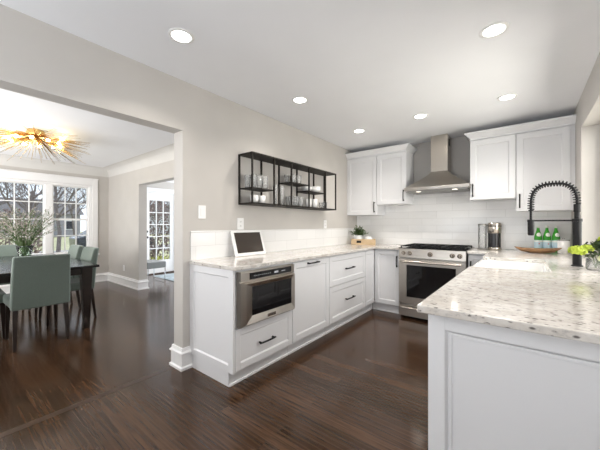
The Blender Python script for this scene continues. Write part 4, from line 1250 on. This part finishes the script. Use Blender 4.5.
def leafy(seed, r, n, m, name, loc, label, sz=0.14, grp=None, hz=1.2):
    rnd = random.Random(seed); t = thing(name, label, 'shrub', loc, 0, grp)
    lf = MB(); st = MB()
    for i in range(9):
        a = 2*PI*i/9; st.tube([(0, 0, 0), (r*0.3*math.cos(a), r*0.3*math.sin(a), r*hz*0.5), (r*0.7*math.cos(a), r*0.7*math.sin(a), r*hz*1.2)], [0.04, 0.03, 0.01], 5)
    for i in range(n):
        v = Vector((rnd.gauss(0, 1), rnd.gauss(0, 1), rnd.gauss(0, 1))).normalized()*r*rnd.uniform(0.5, 1.0)
        lf.leaf((v.x, v.y, r*hz+v.z*hz), (rnd.uniform(-1, 1), rnd.uniform(-1, 1), rnd.uniform(-1, 1)), (rnd.uniform(-1, 1), rnd.uniform(-1, 1), 1), sz, sz*0.6)
    st.build('stems', 'bark', t); lf.build('leaves', m, t)
leafy(1, 1.25, 3200, 'rust', 'leafy_shrub', (-11.0, 4.95, GZ), 'rust brown leafy shrub outside the glass door', 0.10)
leafy(2, 1.3, 3000, 'rust', 'leafy_shrub', (-12.6, 8.2, GZ), 'rust brown leafy shrub farther right outside the glass door', 0.10)
leafy(3, 0.42, 700, 'snowyellow', 'yellow_shrub', (-9.6, 4.70, GZ), 'low yellow green shrub just outside the glass door', 0.07, hz=0.8)
leafy(5, 1.1, 2200, 'rust', 'leafy_shrub', (-11.6, 1.2, GZ), 'brown leafy shrub outside the dining window', 0.10, hz=1.0)

def house(loc, w, d, h, m, label, rz=0):
    t = thing('neighbour_house', label, 'house', loc, rz)
    MB().box(-d/2, d/2, -w/2, w/2, 0, h).build('walls', m, t)
    r = MB(); r.prism([(-d/2-0.4, h), (d/2+0.4, h), (0, h+d*0.28)], -w/2-0.4, w/2+0.4, 'y'); r.build('roof', 'roof', t)
    n = int(w//2.4)
    for i in range(n):
        y = -w/2+w*(i+0.5)/n
        f = MB().box(d/2+0.0005, d/2+0.06, y-0.5, y+0.5, 1.0, 2.3).build('window', 'trim', t)
        MB().box(d/2+0.0602, d/2+0.07, y-0.42, y+0.42, 1.08, 2.22).build('pane', 'blackglass', f)
house((-56, 6, GZ), 15, 8, 3.2, 'siding', 'grey house across the street seen through the dining window')
house((-58, 27, GZ), 14, 8, 3.4, 'sidinglight', 'pale house across the street farther right')
house((-58, -14, GZ), 14, 8, 3.2, 'sidinglight', 'pale house across the street farther left')

def car(loc, rz):
    t = thing('parked_car', 'dark parked car on the street beyond the dining window', 'car', loc, rz)
    b = MB(); b.prism([(-2.2, 0.25), (2.2, 0.25), (2.25, 0.6), (2.1, 0.85), (1.2, 0.95), (0.5, 1.42), (-1.2, 1.45), (-1.9, 0.98), (-2.25, 0.9)], -0.85, 0.85, 'y')
    b.build('body', 'carpaint', t, bevel=0.08, seg=3)
    for s in (-1, 1):
        g = MB(); g.prism([(1.0, 0.98), (0.45, 1.36), (-1.1, 1.38), (-1.6, 1.0)], s*0.852-0.003, s*0.852+0.003, 'y'); g.build('side_window', 'blackglass', t)
        for x in (-1.4, 1.4): MB().tube([(x, s*0.72, 0.33), (x, s*0.90, 0.33)], 0.33, 20).build('wheel', 'black', t)
car((-21.3, 7.4, GZ+0.012), PI/2)
